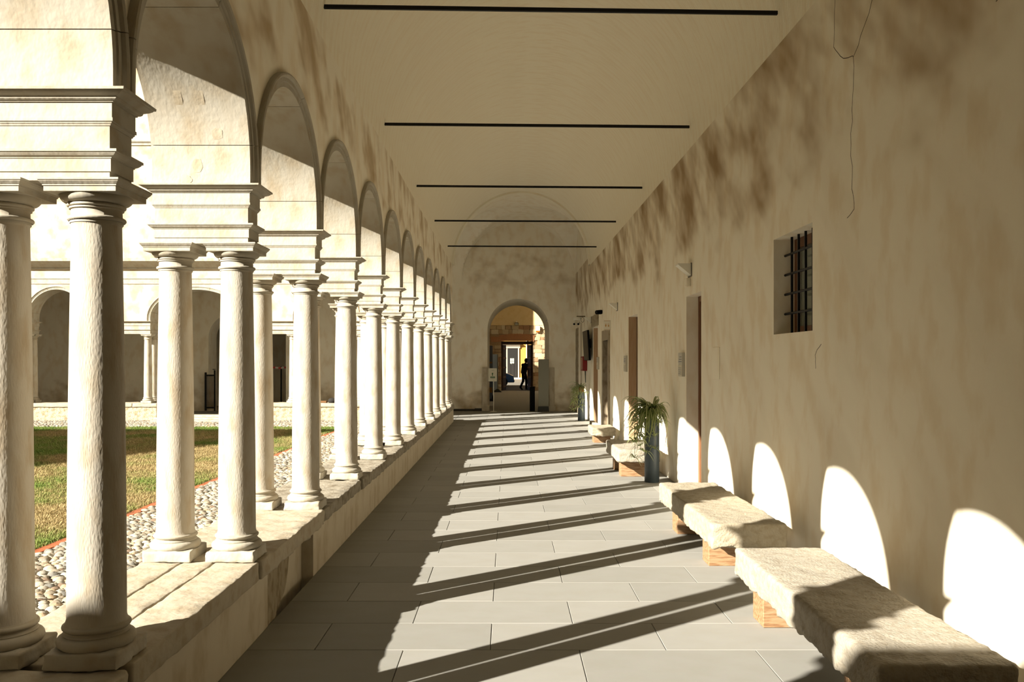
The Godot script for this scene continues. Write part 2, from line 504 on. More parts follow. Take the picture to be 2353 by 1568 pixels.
	for k in 9: arc.append(Vector2(5.67 - 0.032 * sin(PI * k / 8.0), 0.25 - 0.048 * cos(PI * k / 8.0)))
	arc.append(Vector2(5.67, 0.36))
	m.prism(arc, func(p, t): return P(t, p.y, p.x), -1.60, -1.535)
	obj("curved_support", m, M.oldstone, low)

	# --- right wall with its openings
	var holes := [[6.37, 7.30, 1.885, 2.70], [10.03, 10.86, 0.0, 2.485], [14.93, 16.06, 0.0, 2.50], [19.16, 20.20, 0.0, 2.15], [21.50, 22.60, 0.0, 2.55]]
	m = MB.new()
	m.use_uv = true
	m.uvx = Vector4(0, 0, -1.0 / 34.5, 6.0 / 34.5); m.uvy = Vector4(0, -1.0 / 4.6, 0, 1.0)
	var cuts := [-6.0]
	for h in holes: cuts.append(h[0]); cuts.append(h[1])
	cuts.append(DEND)
	var wr := func(d0, d1, y0, y1): m.quad(P(XR, y0, d1), P(XR, y0, d0), P(XR, y1, d0), P(XR, y1, d1))
	for i in cuts.size() - 1:
		if i % 2 == 0: wr.call(cuts[i], cuts[i + 1], -0.1, 7.0)
		else:
			var h = holes[i / 2]
			if h[2] > 0: wr.call(h[0], h[1], -0.1, h[2])
			wr.call(h[0], h[1], h[3], 7.0)
	for h in holes:
		var e: float = 0.5
		m.quad(P(XR, h[2], h[1]), P(XR, h[3], h[1]), P(XR + e, h[3], h[1]), P(XR + e, h[2], h[1]))
		m.quad(P(XR, h[2], h[0]), P(XR + e, h[2], h[0]), P(XR + e, h[3], h[0]), P(XR, h[3], h[0]))
		m.quad(P(XR, h[3], h[0]), P(XR + e, h[3], h[0]), P(XR + e, h[3], h[1]), P(XR, h[3], h[1]))
		m.quad(P(XR, h[2], h[0]), P(XR, h[2], h[1]), P(XR + e, h[2], h[1]), P(XR + e, h[2], h[0]))
	m.span(XR + 0.5, XR + 0.7, -0.2, 7.0, -6.2, 32.0)
	var right_stain := stain_map(1536, 256, 34.5, 4.6, func(a, y):
		var n1 := cloud.get_noise_2d(a * 0.5, y * 0.9 + 9.0)
		var n2 := streak.get_noise_2d(a * 0.75 - y * 0.8, y * 0.55 + 70.0)
		var n3 := cloud.get_noise_2d(a * 1.5 - y * 1.1, y * 1.0 + 33.0)
		var band: float = smoothstep(3.0, 3.75, y + 0.75 * n1 + 0.25 * n2)
		var s: float = band * clamp(0.45 + 0.9 * n2 + 0.5 * n3, 0.0, 1.0) * 0.85
		s += clamp(n2 * 0.5 + n3 * 0.35 - 0.04, 0.0, 1.0) * 0.22
		return clamp(s, 0.0, 0.9), Color(0.62, 0.53, 0.41))
	var wall := structure("wall_right", m, stained(M.plaster, right_stain), "long stained plaster wall with doors and a barred window")
	for line in [[[5.93, 4.30], [5.95, 3.86], [5.78, 3.72], [5.60, 3.67], [5.62, 3.40], [5.66, 3.10], [5.63, 2.80], [5.60, 2.66], [5.72, 2.62]], [[5.60, 3.67], [5.38, 3.86], [5.22, 4.06], [5.12, 4.3]], [[6.20, 1.78], [6.32, 1.70], [6.30, 1.60]], [[3.98, 3.34], [3.72, 3.42]]]:
		m = MB.new()
		for i in line.size() - 1:
			for k in 4:
				var p0 := Vector2(line[i][0], line[i][1]).lerp(Vector2(line[i + 1][0], line[i + 1][1]), k / 4.0)
				var p1 := Vector2(line[i][0], line[i][1]).lerp(Vector2(line[i + 1][0], line[i + 1][1]), (k + 1) / 4.0)
				p0 += Vector2(cloud.get_noise_2d(p0.x * 9, p0.y * 9), 0) * 0.03; p1 += Vector2(cloud.get_noise_2d(p1.x * 9, p1.y * 9), 0) * 0.03
				m.tube(P(XR + 0.001, p0.y, p0.x), P(XR + 0.001, p1.y, p1.x), 0.003, 0.003, 5)
		obj("crack", m, M.wood_dark, wall)

	# --- vaults
	m = MB.new()
	var segs := 56
	for i in 60:
		var d0 := lerpf(-6.0, 23.55, i / 60.0); var d1 := lerpf(-6.0, 23.55, (i + 1) / 60.0)
		for k in segs:
			var a0 := PI * k / segs; var a1 := PI * (k + 1) / segs
			var f := func(a, d): return P((XL1 + XR) * 0.5 - (XR - XL1) * 0.5 * cos(a), SPRING + RISE * sin(a), d)
			m.quad(f.call(a0, d0), f.call(a0, d1), f.call(a1, d1), f.call(a1, d0), 1)
	structure("ceiling", m, M.vault, "trowelled plaster barrel vault over the corridor")
	m = MB.new()
	for i in 40:
		for k in 40:
			var x0 := lerpf(XL1, XR, 0.5 - 0.5 * cos(PI * i / 40.0)); var x1 := lerpf(XL1, XR, 0.5 - 0.5 * cos(PI * (i + 1) / 40.0))
			var d0 := lerpf(23.55, DEND, 0.5 - 0.5 * cos(PI * k / 40.0)); var d1 := lerpf(23.55, DEND, 0.5 - 0.5 * cos(PI * (k + 1) / 40.0))
			var f := func(x, d): return P(x, max(vault_y(x), cross_y(d)), d)
			m.quad(f.call(x0, d0), f.call(x0, d1), f.call(x1, d1), f.call(x1, d0))
	for k in 40:                                        # barrel over the far walk
		var d0 := lerpf(23.55, DEND, 0.5 - 0.5 * cos(PI * k / 40.0)); var d1 := lerpf(23.55, DEND, 0.5 - 0.5 * cos(PI * (k + 1) / 40.0))
		m.quad(P(-16, cross_y(d0), d0), P(-16, cross_y(d1), d1), P(XL1, cross_y(d1), d1), P(XL1, cross_y(d0), d0), 2)
	structure("ceiling_cross", m, M.plaster, "plaster groin vault at the end of the corridor")
	m = MB.new()                                        # transverse rib
	for k in 48:
		var a0 := PI * k / 48; var a1 := PI * (k + 1) / 48
		var f := func(a, off, d): return P((XL1 + XR) * 0.5 - ((XR - XL1) * 0.5 - off) * cos(a), SPRING + (RISE - off) * sin(a), d)
		m.quad(f.call(a0, 0.05, 23.3), f.call(a0, 0.05, 23.62), f.call(a1, 0.05, 23.62), f.call(a1, 0.05, 23.3), 1)
		m.quad(f.call(a0, -0.02, 23.3), f.call(a0, 0.05, 23.3), f.call(a1, 0.05, 23.3), f.call(a1, -0.02, 23.3))
		m.quad(f.call(a0, 0.05, 23.62), f.call(a0, -0.02, 23.62), f.call(a1, -0.02, 23.62), f.call(a1, 0.05, 23.62))
	structure("trim_1", m, M.vault, "plaster rib where the barrel vault meets the groin vault")
	m = MB.new()
	m.span(-2.4, XR + 0.9, 7.0, 7.25, -6.2, 23.0)
	structure("roof_corridor", m, M.oldstone, "roof slab over the corridor vault")
	m = MB.new()
	m.span(-1.6, XR, -0.2, 7.0, -6.4, -6.0)
	structure("wall_back", m, M.plaster, "plaster wall behind the camera that closes the corridor")

	# --- wall at the end, with the arched doorway and the openings of the far walk
	m = MB.new()
	m.use_uv = true
	m.uvx = Vector4(1.0 / 20.0, 0, 0, 17.0 / 20.0); m.uvy = Vector4(0, -1.0 / 7.0, 0, 1.0)
	var fe := func(x, y): return P(x, y, DEND)
	var xe := [-16.0]
	var ops := [[-10.04, -8.4, 2.45, 0.82], [-8.25, -7.44, 3.3, 0.0], [-0.672, 1.40, 2.734, 1.036]]
	for o in ops:
		m.quad(fe.call(xe[0], -0.1), fe.call(o[0], -0.1), fe.call(o[0], 8.0), fe.call(xe[0], 8.0))
		var depth: float = 3.4 if o[0] > -2.0 else 0.8
		var steps: int = 36 if o[3] > 0.0 else 1
		for k in steps:
			var a0 := PI * k / steps; var a1 := PI * (k + 1) / steps
			var c: float = (o[0] + o[1]) * 0.5; var h: float = (o[1] - o[0]) * 0.5
			var q0 := Vector2(c - h * cos(a0), o[2] + o[3] * sin(a0)); var q1 := Vector2(c - h * cos(a1), o[2] + o[3] * sin(a1))
			m.quad(fe.call(q0.x, q0.y), fe.call(q1.x, q1.y), fe.call(q1.x, 8.0), fe.call(q0.x, 8.0))
			m.quad(P(q0.x, q0.y, DEND), P(q0.x, q0.y, DEND + depth), P(q1.x, q1.y, DEND + depth), P(q1.x, q1.y, DEND), 5)
		m.quad(P(o[0], -0.1, DEND), P(o[0], -0.1, DEND + depth), P(o[0], o[2], DEND + depth), P(o[0], o[2], DEND))
		m.quad(P(o[1], -0.1, DEND + depth), P(o[1], -0.1, DEND), P(o[1], o[2], DEND), P(o[1], o[2], DEND + depth))
		xe[0] = o[1]
	m.quad(fe.call(xe[0], -0.1), fe.call(XR, -0.1), fe.call(XR, 8.0), fe.call(xe[0], 8.0))
	var end_stain := stain_map(900, 320, 20.0, 7.0, func(a, y):
		var n1 := cloud.get_noise_2d(a * 0.9 + 50.0, y * 1.3)
		var n2 := streak.get_noise_2d(a * 1.2, y * 1.5 + 20.0)
		var foot: float = smoothstep(0.95, 0.5, y + 0.5 * n1) * clamp(0.45 + 1.1 * n2, 0.0, 1.0) * 0.6
		var smear: float = smoothstep(1.1, 0.2, abs(y - 4.8 + 0.9 * n1)) * clamp(0.10 + 0.9 * n2 + 0.4 * n1, 0.0, 1.0) * 0.38
		return clamp(foot + smear + clamp(n2 * 0.6, 0.0, 1.0) * 0.15, 0.0, 0.85), Color(0.64, 0.57, 0.46))
	structure("wall_end", m, stained(M.plaster, end_stain), "tall plaster end wall pierced by the arched doorway")

func circle(cx: float, cy: float, rx: float, ry: float, n: int) -> Array:
	var out := []
	for k in n: out.append(Vector2(cx + rx * cos(TAU * k / n), cy + ry * sin(TAU * k / n)))
	return out

func rough_box(size: Vector3, n: Vector3i, bevel: float, amp: float, freq: float, seed_: int, low_amp := 1.0) -> ArrayMesh:
	# a hewn block: rounded edges and an uneven surface
	var nz := noise(seed_, freq, 4)
	var h := size * 0.5
	var st := SurfaceTool.new()
	st.begin(Mesh.PRIMITIVE_TRIANGLES)
	st.set_smooth_group(0)
	var pos := func(p: Vector3) -> Vector3:
		var lim := h - Vector3.ONE * bevel
		var q := p.clamp(-lim, lim)
		var dir := (p - q).normalized()
		var k: float = nz.get_noise_3dv(p) + 0.5 * nz.get_noise_3dv(p * 4.0 + Vector3(7, 3, 1))
		var a := amp * (1.0 if p.y > -h.y * 0.2 else low_amp)
		return (q + dir * (bevel + k * a)).snapped(Vector3.ONE * 0.0001)
	for ax in 3:
		var u := (ax + 1) % 3; var v := (ax + 2) % 3
		# extra rows close to the edges keep the rounding tight
		var us := edge_rows(h[u], bevel, n[u]); var vs := edge_rows(h[v], bevel, n[v])
		for s in [-1.0, 1.0]:
			for i in us.size() - 1:
				for j in vs.size() - 1:
					var c := []
					for e in [[0, 0], [1, 0], [1, 1], [0, 1]]:
						var p := Vector3.ZERO
						p[ax] = s * h[ax]; p[u] = us[i + e[0]]; p[v] = vs[j + e[1]]
						c.append(pos.call(p))
					if s < 0: c.reverse()
					for t in [0, 2, 1, 0, 3, 2]: st.add_vertex(c[t])
	st.generate_normals()
	return st.commit()

func edge_rows(h: float, b: float, n: int) -> Array:
	var out := [-h, -h + b * 0.4, -h + b]
	for i in range(1, n): out.append(lerpf(-h + b, h - b, float(i) / n))
	out.append_array([h - b, h - b * 0.4, h])
	return out

func build_arcade():
	var count := 0
	for n in range(-1, 13):
		var d := pier_d(n)
		var k := 13 - n
		var w: String = "%s pair from the arched doorway wall" % ORD[k] if k < 16 else "last pair"
		column(-1.63, d, "corridor-side stone column in the %s" % w, "paired arcade columns")
		column(-2.0, d, "garden-side stone column in the %s" % w, "paired arcade columns")
		impost("entablature_block", "moulded stone block on top of the %s" % w, P(-1.81, BENCH + 1.881, d), PI / 2, 0.095, 0.275, "arcade entablature blocks")
	for x in [-1.63, -2.0]:
		column(x, 23.22, "%s corner column just behind the first pair" % ["corridor-side", "garden-side"][count], "corner columns")
		count += 1
	impost("entablature_block", "moulded corner block behind the first pair of columns", P(-1.81, BENCH + 1.881, 23.25), PI / 2, 0.2, 0.275, "arcade entablature blocks")
	for n in range(-2, 12):
		var ring := arch_ring(get_node("wall_left"), P((XL0 + XL1) * 0.5, BENCH + 1.881 + 0.346, pier_d(n) + BAY * 0.5), PI / 2, 0.7725, 0.7725, 0.083, 0.28)
		if n == 1:
			for q in [[-1.906, 3.178, 0.024, 0.055], [-1.78, 3.178, 0.026, 0.058], [-1.705, 2.99, 0.034, 0.036], [-1.83, 2.81, 0.030, 0.045], [-1.895, 2.725, 0.032, 0.028]]:
				var pm := MB.new()
				var poly := []
				for e in 16:
					var ca := cos(TAU * e / 16.0 + 0.2); var sa := sin(TAU * e / 16.0 + 0.2)
					var sq: float = 1.0 / max(abs(ca), abs(sa)) if q[1] > 3.1 else 1.0
					poly.append(Vector2(q[2] * ca * sq, q[3] * sa * sq) * rng.randf_range(0.88, 1.08))
				var hh: float = max(0.0, q[1] - 2.78)
				var ang: float = asin(hh / 0.7725)
				pm.prism(poly, func(p, t): return Vector3((0.7725 - t) * cos(ang) - p.y * sin(ang), (0.083 if hh > 0.0 else q[1] - 2.697) + (0.7725 - t) * sin(ang) + p.y * cos(ang), q[0] - (XL0 + XL1) * 0.5 + p.x), -0.02, 0.002)
				obj("mortar_patch", pm, M.cap, ring)
	# iron ties across the vault
	var ties := [[7.01, 7.10], [10.47, 10.54], [14.15, 14.22], [17.63, 17.66], [21.5, 21.52]]
	for i in 5:
		var m := MB.new()
		var a := P(XL1 + 0.012, 4.585, ties[i][0]); var b := P(XR - 0.03, 4.57, ties[i][1])
		var dir := (b - a).normalized()
		var up := Vector3.UP
		var side := dir.cross(up).normalized()
		m.box((a + b) * 0.5, Vector3((b - a).length(), 0.034, 0.026), 0.004, Basis(dir, side.cross(dir), side))
		tag(obj("iron_tie_rod", m, M.iron), "black iron tie rod across the vault, %s from the doorway wall" % ORD[5 - i], "tie rod", "iron tie rods")

# ---------- garden and the wings around it ----------
func build_garden():
	var m := MB.new()
	m.span(-24.0, -2.12, -0.4, GY - 0.035, -2.0, FARD)
	var bed := structure("ground", m, grain(Color(0.27, 0.24, 0.19), 0.3, Vector3(1.5, 1.5, 1.5), 0.03, 0.5, 1.0, 70), "earth bed of the cloister garden")
	# lawn soil
	m = MB.new()
	m.span(-24.0, -4.02, GY - 0.3, GY - 0.008, 2.0, 20.85)
	tag(obj("lawn_soil", m, grain(Color(0.34, 0.29, 0.17), 0.3, Vector3(1.2, 1.2, 1.2), 0.03, 0.6, 1.0, 71)), "flat earth of the lawn under the grass", "lawn", "", "structure")
	# grass
	var gn := noise(72, 0.55, 3)
	var patches := noise(75, 0.22, 2)
	var blades := []
	for v in 3:
		m = MB.new()
		var r := RandomNumberGenerator.new()
		r.seed = 100 + v
		for b in 9:
			var a := r.randf() * TAU
			var o := Vector3(r.randf_range(-0.028, 0.028), 0, r.randf_range(-0.028, 0.028))
			var w := Vector3(cos(a), 0, sin(a)) * r.randf_range(0.0016, 0.003)
			var lean := Vector3(cos(a + 1.6), 0, sin(a + 1.6)) * r.randf_range(0.004, 0.03)
			var hgt := r.randf_range(0.018, 0.042)
			var mid := o + lean * 0.4 + Vector3.UP * hgt * 0.6
			m.quad(o - w, o + w, mid + w * 0.8, mid - w * 0.8)
			m.tri(mid - w * 0.8, mid + w * 0.8, o + lean * 1.3 + Vector3.UP * hgt)
		blades.append(m.done())
	var gmat := plain(Color.WHITE, 0.9)
	gmat.vertex_color_use_as_albedo = true
	gmat.backlight_enabled = true
	gmat.backlight = Color(0.12, 0.13, 0.05)
	var lists := [[], [], []]
	for i in 84000:
		var d := rng.randf_range(6.3, 20.8)
		var near: float = -4.03
		var far: float = max(-24.0, -(d * 0.72 + 1.5))      # as far left as the columns let one look
		var x := rng.randf_range(far, near)
		if x < -17.0: continue
		lists[i % 3].append(Vector2(x, d))
	var grass := Node3D.new()
	grass.name = "lawn_grass"
	add_child(grass)
	tag(grass, "short patchy lawn, part green and part straw coloured", "grass", "", "stuff")
	for v in 3:
		var mm := MultiMesh.new()
		mm.transform_format = MultiMesh.TRANSFORM_3D
		mm.use_colors = true
		mm.mesh = blades[v]
		mm.instance_count = lists[v].size()
		for i in lists[v].size():
			var p: Vector2 = lists[v][i]
			var s := rng.randf_range(0.8, 1.5)
			mm.set_instance_transform(i, Transform3D(Basis(Vector3.UP, rng.randf() * TAU).scaled(Vector3(s, s, s)), P(p.x, GY - 0.01, p.y)))
			var green: float = clamp(0.36 + 1.1 * gn.get_noise_2d(p.x, p.y) + 0.8 * patches.get_noise_2d(p.x, p.y) + 0.5 * smoothstep(18.6, 20.2, p.y) + 0.45 * smoothstep(8.4, 7.2, p.y) + rng.randf_range(-0.35, 0.35), 0.0, 1.0)
			var straw := Color(0.40, 0.30, 0.14).lerp(Color(0.26, 0.20, 0.08), rng.randf())
			var leaf := Color(0.09, 0.17, 0.02).lerp(Color(0.16, 0.22, 0.035), rng.randf())
			mm.set_instance_color(i, straw.lerp(leaf, green))
		var mi := MultiMeshInstance3D.new()
		mi.name = "grass_tufts"
		mi.multimesh = mm
		mi.material_override = gmat
		grass.add_child(mi, true)
	# brick edging, brick by brick
	var edge := thing("brick_edging", "line of flat terracotta bricks edging the lawn", "edging", P(-3.965, GY, 0))
	m = MB.new()
	m.box(Vector3.ZERO, Vector3(0.10, 0.05, 0.238), 0.004)
	var brick := m.done()
	var bm := [grain(Color(0.66, 0.36, 0.20), 0.2, Vector3(4, 4, 4), 0.03, 0.3, 0.9, 73), grain(Color(0.60, 0.34, 0.20), 0.25, Vector3(4, 4, 4), 0.03, 0.3, 0.9, 74)]
	var d := 6.0
	while d < 20.8:
		var o := put("brick", brick, bm[rng.randi() % 2], edge, Vector3(rng.randf_range(-0.004, 0.004), -0.022 + rng.randf_range(-0.003, 0.003), -d))
		o.rotation.y = rng.randf_range(-0.02, 0.02)
		d += 0.244
	# cobbles: rounded river stones set on edge
	var stones := []
	for v in 5:
		var st := rough_pebble(200 + v)
		stones.append(st)
	var cols := [Color(0.61, 0.58, 0.52), Color(0.54, 0.52, 0.47), Color(0.48, 0.44, 0.37), Color(0.43, 0.42, 0.39), Color(0.57, 0.50, 0.40), Color(0.40, 0.33, 0.26)]
	var cm := []
	for c in cols: cm.append(grain(c, 0.12, Vector3(5, 5, 5), 0.02, 0.2, 0.85, 80 + cm.size()))
	var spots := []
	var row := 0
	var dd := 4.0
	while dd < 22.95:
		var strip: bool = dd > 20.9
		var x := -2.17 - rng.randf() * 0.05
		var far2: float = -13.6 if strip else -3.9
		while x > far2:
			spots.append([x + rng.randf_range(-0.012, 0.012), dd + rng.randf_range(-0.012, 0.012)])
			x -= rng.randf_range(0.070, 0.096)
		dd += 0.047
		row += 1
	var order := spots.duplicate()
	var size_of := func(s): return 1.0 / (s[1] * s[1]) if (s[0] / s[1] > -0.57) else 0.0
	# a stone hides behind the columns and the bench unless it is far enough out
	var seen := func(s): return s[0] < -2.75 and s[1] > 5.2
	order.sort_custom(func(a, b): return (size_of.call(a) if seen.call(a) else 0.0) > (size_of.call(b) if seen.call(b) else 0.0))
	var lists2 := []
	for v in 5: lists2.append([])
	for i in order.size():
		var s = order[i]
		var v := rng.randi() % 5
		var k := rng.randf_range(0.85, 1.2)
		var b := Basis.from_euler(Vector3(rng.randf_range(-0.25, 0.25), rng.randf_range(-0.5, 0.5), rng.randf_range(-0.2, 0.2))).scaled(Vector3(k, k, k))
		var t := Transform3D(b, P(s[0], GY - 0.012 + rng.randf_range(-0.006, 0.006), s[1]))
		if i < 300:
			var o := put("cobble", stones[v], cm[weighted(rng.randf())], bed)
			o.transform = t
		else: lists2[v].append(t)
	var lin := []
	for c in cols: lin.append(c.srgb_to_linear())
	var pm := plain(Color.WHITE, 0.85)
	pm.vertex_color_use_as_albedo = true
	for v in 5:
		var mm := MultiMesh.new()
		mm.transform_format = MultiMesh.TRANSFORM_3D
		mm.use_colors = true
		mm.mesh = stones[v]
		mm.instance_count = lists2[v].size()
		for i in lists2[v].size():
			mm.set_instance_transform(i, lists2[v][i])
			mm.set_instance_color(i, lin[weighted(rng.randf())])
		var mi := MultiMeshInstance3D.new()
		mi.name = "far_cobbles"
		mi.multimesh = mm
		mi.material_override = pm
		mi.set_meta("kind", "stuff")
		bed.add_child(mi, true)

func weighted(r: float) -> int:
	return 0 if r < 0.34 else 1 if r < 0.6 else 2 if r < 0.75 else 3 if r < 0.87 else 4 if r < 0.95 else 5

func rough_pebble(seed_: int) -> ArrayMesh:
	var nz := noise(seed_, 0.9, 2)
	var m := MB.new()
	var nu := 10; var nv := 6
	var f := func(i, j):
		var a: float = TAU * (i % nu) / nu; var b: float = -PI / 2 + PI * j / nv
		var p := Vector3(cos(a) * cos(b), sin(b), sin(a) * cos(b))
		var k: float = 1.0 + 0.28 * nz.get_noise_3dv(p * 1.6)
		return Vector3(p.x * 0.047, p.y * 0.031, p.z * 0.027) * k
	for j in nv:
		for i in nu:
			if j > 0: m.tri(f.call(i, j), f.call(i + 1, j + 1), f.call(i + 1, j), 1)
			if j < nv - 1: m.tri(f.call(i, j), f.call(i, j + 1), f.call(i + 1, j + 1), 1)
			if j == 0: m.tri(f.call(i, j), f.call(i, j + 1), f.call(i + 1, j + 1), 1)
	return m.done()

func build_far_wing():
	var piers := [-13.1, -11.35, -9.78, -7.09, -5.83, -3.99, -2.0]
	var dc := FARD + 0.28
	var imp := BENCH + 1.881 + 0.346 + 0.06
	var base := BENCH + 0.06
	var ff := func(s, y, t): return P(s, y, t)
	var m := MB.new()
	var top := 11.5
	# arches over bays 0, 2, 4, 5; flat lintels over 1 and 3
	for i in 6:
		var a: float = piers[i]; var b: float = piers[i + 1]
		if i in [1, 3]:
			spandrel(m, ff, a, b, (a + b) * 0.5, 0.0001, 0.0001, imp, imp, top, FARD + 0.56, FARD)
		else:
			var r: float = (b - a) * 0.5 - 0.1
			var ry: float = 0.77 if i == 2 else r
			spandrel(m, ff, a, b, (a + b) * 0.5, r + 0.09, ry + 0.09, imp + 0.083, imp, top, FARD + 0.56, FARD)
	m.span(-24.0, -13.4, -0.2, imp, FARD, FARD + 0.56); m.span(-24.0, -13.1, imp, top, FARD, FARD + 0.56)
	m.span(-2.0, XL1 - 0.02, imp + 0.002, top, FARD + 0.002, FARD + 0.54)
	m.span(-24.0, XR + 0.9, 8.0, top, FARD + 0.57, 31.9)
	m.span(-24.0, XL0, top, top + 0.3, FARD - 0.4, 32.2)
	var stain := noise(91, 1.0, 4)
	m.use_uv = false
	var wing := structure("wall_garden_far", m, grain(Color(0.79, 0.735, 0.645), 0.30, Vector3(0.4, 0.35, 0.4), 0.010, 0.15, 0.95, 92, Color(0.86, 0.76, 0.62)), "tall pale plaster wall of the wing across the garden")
	# string courses
	m = MB.new()
	m.prism([Vector2(FARD - 0.30, 4.43), Vector2(FARD - 0.30, 4.35), Vector2(FARD - 0.26, 4.33), Vector2(FARD - 0.16, 4.27), Vector2(FARD - 0.08, 4.21), Vector2(FARD - 0.06, 4.16), Vector2(FARD + 0.02, 4.16), Vector2(FARD + 0.02, 4.45)], func(p, t): return P(t, p.y, p.x), -16.0, XL0)
	obj("cornice", m, M.stone, wing)
	m = MB.new()
	m.prism([Vector2(FARD - 0.035, 3.92), Vector2(FARD - 0.035, 3.90), Vector2(FARD - 0.018, 3.885), Vector2(FARD - 0.018, 3.765), Vector2(FARD + 0.02, 3.755), Vector2(FARD + 0.02, 3.92)], func(p, t): return P(t, p.y, p.x), -16.0, XL0)
	obj("band", m, M.stone, wing)
	m = MB.new()
	m.prism([Vector2(FARD - 0.07, 7.65), Vector2(FARD - 0.07, 7.61), Vector2(FARD - 0.03, 7.57), Vector2(FARD - 0.03, 7.52), Vector2(FARD + 0.02, 7.50), Vector2(FARD + 0.02, 7.66)], func(p, t): return P(t, p.y, p.x), -16.0, XL0)
	obj("sill_course", m, M.stone, wing)
	# low wall, open at the gate
	m = MB.new()
	for s in [[-16.0, -9.50], [-7.35, -2.12]]:
		m.span(s[0], s[1], -0.2, base - 0.10, FARD - 0.04, FARD + 0.60)
	var low := structure("wall_bench_far", m, grain(Color(0.69, 0.64, 0.54), 0.3, Vector3(0.8, 0.8, 0.8), 0.02, 0.8, 0.95, 93, Color(0.62, 0.55, 0.43)), "crumbling low plaster wall under the far arcade columns")
	for s in [[-16.0, -13.4], [-13.39, -11.6], [-11.59, -10.15], [-10.14, -9.48], [-7.37, -6.6], [-6.59, -5.2], [-5.19, -3.5], [-3.49, -2.12]]:
		put("cap_slab", rough_box(Vector3(s[1] - s[0], 0.10, 0.70), Vector3i(12, 2, 4), 0.012, 0.012, 5.0, int(s[0] * 10)), M.cap, low, P((s[0] + s[1]) * 0.5, base - 0.05, FARD + 0.28))
	# steps at the gate
	for k in 3:
		m = MB.new()
		m.span(-9.45, -7.4, -0.1 if k == 0 else GY + 0.05 + 0.055 * (k - 1), GY + 0.05 + 0.055 * k, FARD - 0.55 + 0.22 * k, FARD + 0.3, 0.008)
		tag(obj("stone_step", m, M.stone), "%s pale stone step before the gate arch across the garden" % ["bottom", "middle", "top"][k], "step", "steps of the far walk")
	# pairs of columns one behind the other, blocks, lintels, rings
	for i in piers.size() - 1:
		var w: String = "%s pier of the far arcade from the corner pillar" % ORD[6 - i]
		column(piers[i], FARD + 0.095, "front stone column on the %s" % w, "far arcade columns", base)
		column(piers[i], FARD + 0.465, "rear stone column on the %s" % w, "far arcade columns", base)
		if i in [0, 5]:
			impost("entablature_block", "moulded stone block on the %s" % w, P(piers[i], base + 1.881, dc), 0.0, 0.095, 0.275, "far arcade blocks")
	for i in [1, 3]:
		impost("stone_lintel", "moulded stone lintel between the %s and %s piers of the far arcade" % [ORD[6 - i], ORD[5 - i]], P((piers[i] + piers[i + 1]) * 0.5, base + 1.881, dc), 0.0, (piers[i + 1] - piers[i]) * 0.5 + 0.095, 0.275, "far arcade lintels")
	for i in [0, 2, 4, 5]:
		var a: float = piers[i]; var b: float = piers[i + 1]
		var r: float = (b - a) * 0.5 - 0.1
		arch_ring(wing, P((a + b) * 0.5, imp, dc), 0.0, r, 0.77 if i == 2 else r, 0.083, 0.28)
	# rooms behind the openings of the end wall
	m = MB.new()
	m.quad(P(-11.2, -0.05, 33.5), P(-7.0, -0.05, 33.5), P(-7.0, 4.5, 33.5), P(-11.2, 4.5, 33.5))
	m.quad(P(-11.2, -0.01, DEND), P(-7.0, -0.01, DEND), P(-7.0, -0.01, 33.5), P(-11.2, -0.01, 33.5))
	m.quad(P(-11.2, 0, DEND + 0.8), P(-11.2, 0, 33.5), P(-11.2, 4.5, 33.5), P(-11.2, 4.5, DEND + 0.8))
	m.quad(P(-7.0, 0, DEND + 0.8), P(-7.0, 0, 33.5), P(-7.0, 4.5, 33.5), P(-7.0, 4.5, DEND + 0.8))
	m.quad(P(-11.2, 4.5, DEND), P(-7.0, 4.5, DEND), P(-7.0, 4.5, 33.5), P(-11.2, 4.5, 33.5))
	structure("wall_room", m, M.room, "dark room behind the openings of the far walk")
	# barrier tape and post in the dark opening
	var bt := thing("tape_barrier", "red and white tape barrier on a black post in dark opening", "barrier", P(-7.72, 0, 28.95))
	m = MB.new()
	m.tube(Vector3(0, 0.02, 0), Vector3(0, 1.5, 0), 0.022, 0.022, 10); m.lathe([[0.0, 0.0, 1], [0.14, 0.0, 1], [0.14, 0.02, 2], [0.03, 0.04, 3], [0.0, 0.04, 4]], 16)
	obj("post", m, M.black, bt)
	for k in 7:
		m = MB.new()
		m.box(Vector3(-0.44 + 0.10 * k, 1.44 + 0.03 * abs(k - 4.0) * 0.3, 0.03), Vector3(0.10, 0.06, 0.004))
		obj("tape_band", m, plain(Color(0.62, 0.10, 0.09) if k % 2 == 0 else Color(0.75, 0.72, 0.68), 0.5), bt)
	# iron gate leaf, folded back against the wall
	var g := thing("metal_gate", "small dark metal gate with vertical bars inside the far walk", "gate", P(-9.92, 0, 28.32))
	m = MB.new(); m.box(Vector3(-0.15, 0.66, 0), Vector3(0.06, 1.28, 0.05), 0.004); obj("hinge_post", m, M.iron, g)
	m = MB.new(); m.box(Vector3(0.15, 0.69, 0), Vector3(0.045, 1.36, 0.045), 0.004); m.box(Vector3(0.13, 1.40, 0), Vector3(0.10, 0.02, 0.03), 0.004); obj("latch_post", m, M.iron, g)
	for y in [0.12, 1.20]:
		m = MB.new(); m.box(Vector3(0, y, 0), Vector3(0.28, 0.05, 0.03), 0.003); obj("rail", m, M.iron, g)
	for k in 5:
		m = MB.new(); m.box(Vector3(-0.09 + 0.045 * k, 0.66, 0), Vector3(0.014, 1.05, 0.014)); obj("bar", m, M.iron, g)
	# things left on the far bench wall
	var bag := MB.new()
	bag.lathe([[0.0, 0.0, 1], [0.10, 0.0, 1], [0.125, 0.03, 1], [0.12, 0.08, 1], [0.085, 0.115, 1], [0.03, 0.13, 1], [0.0, 0.132, 1]], 18)
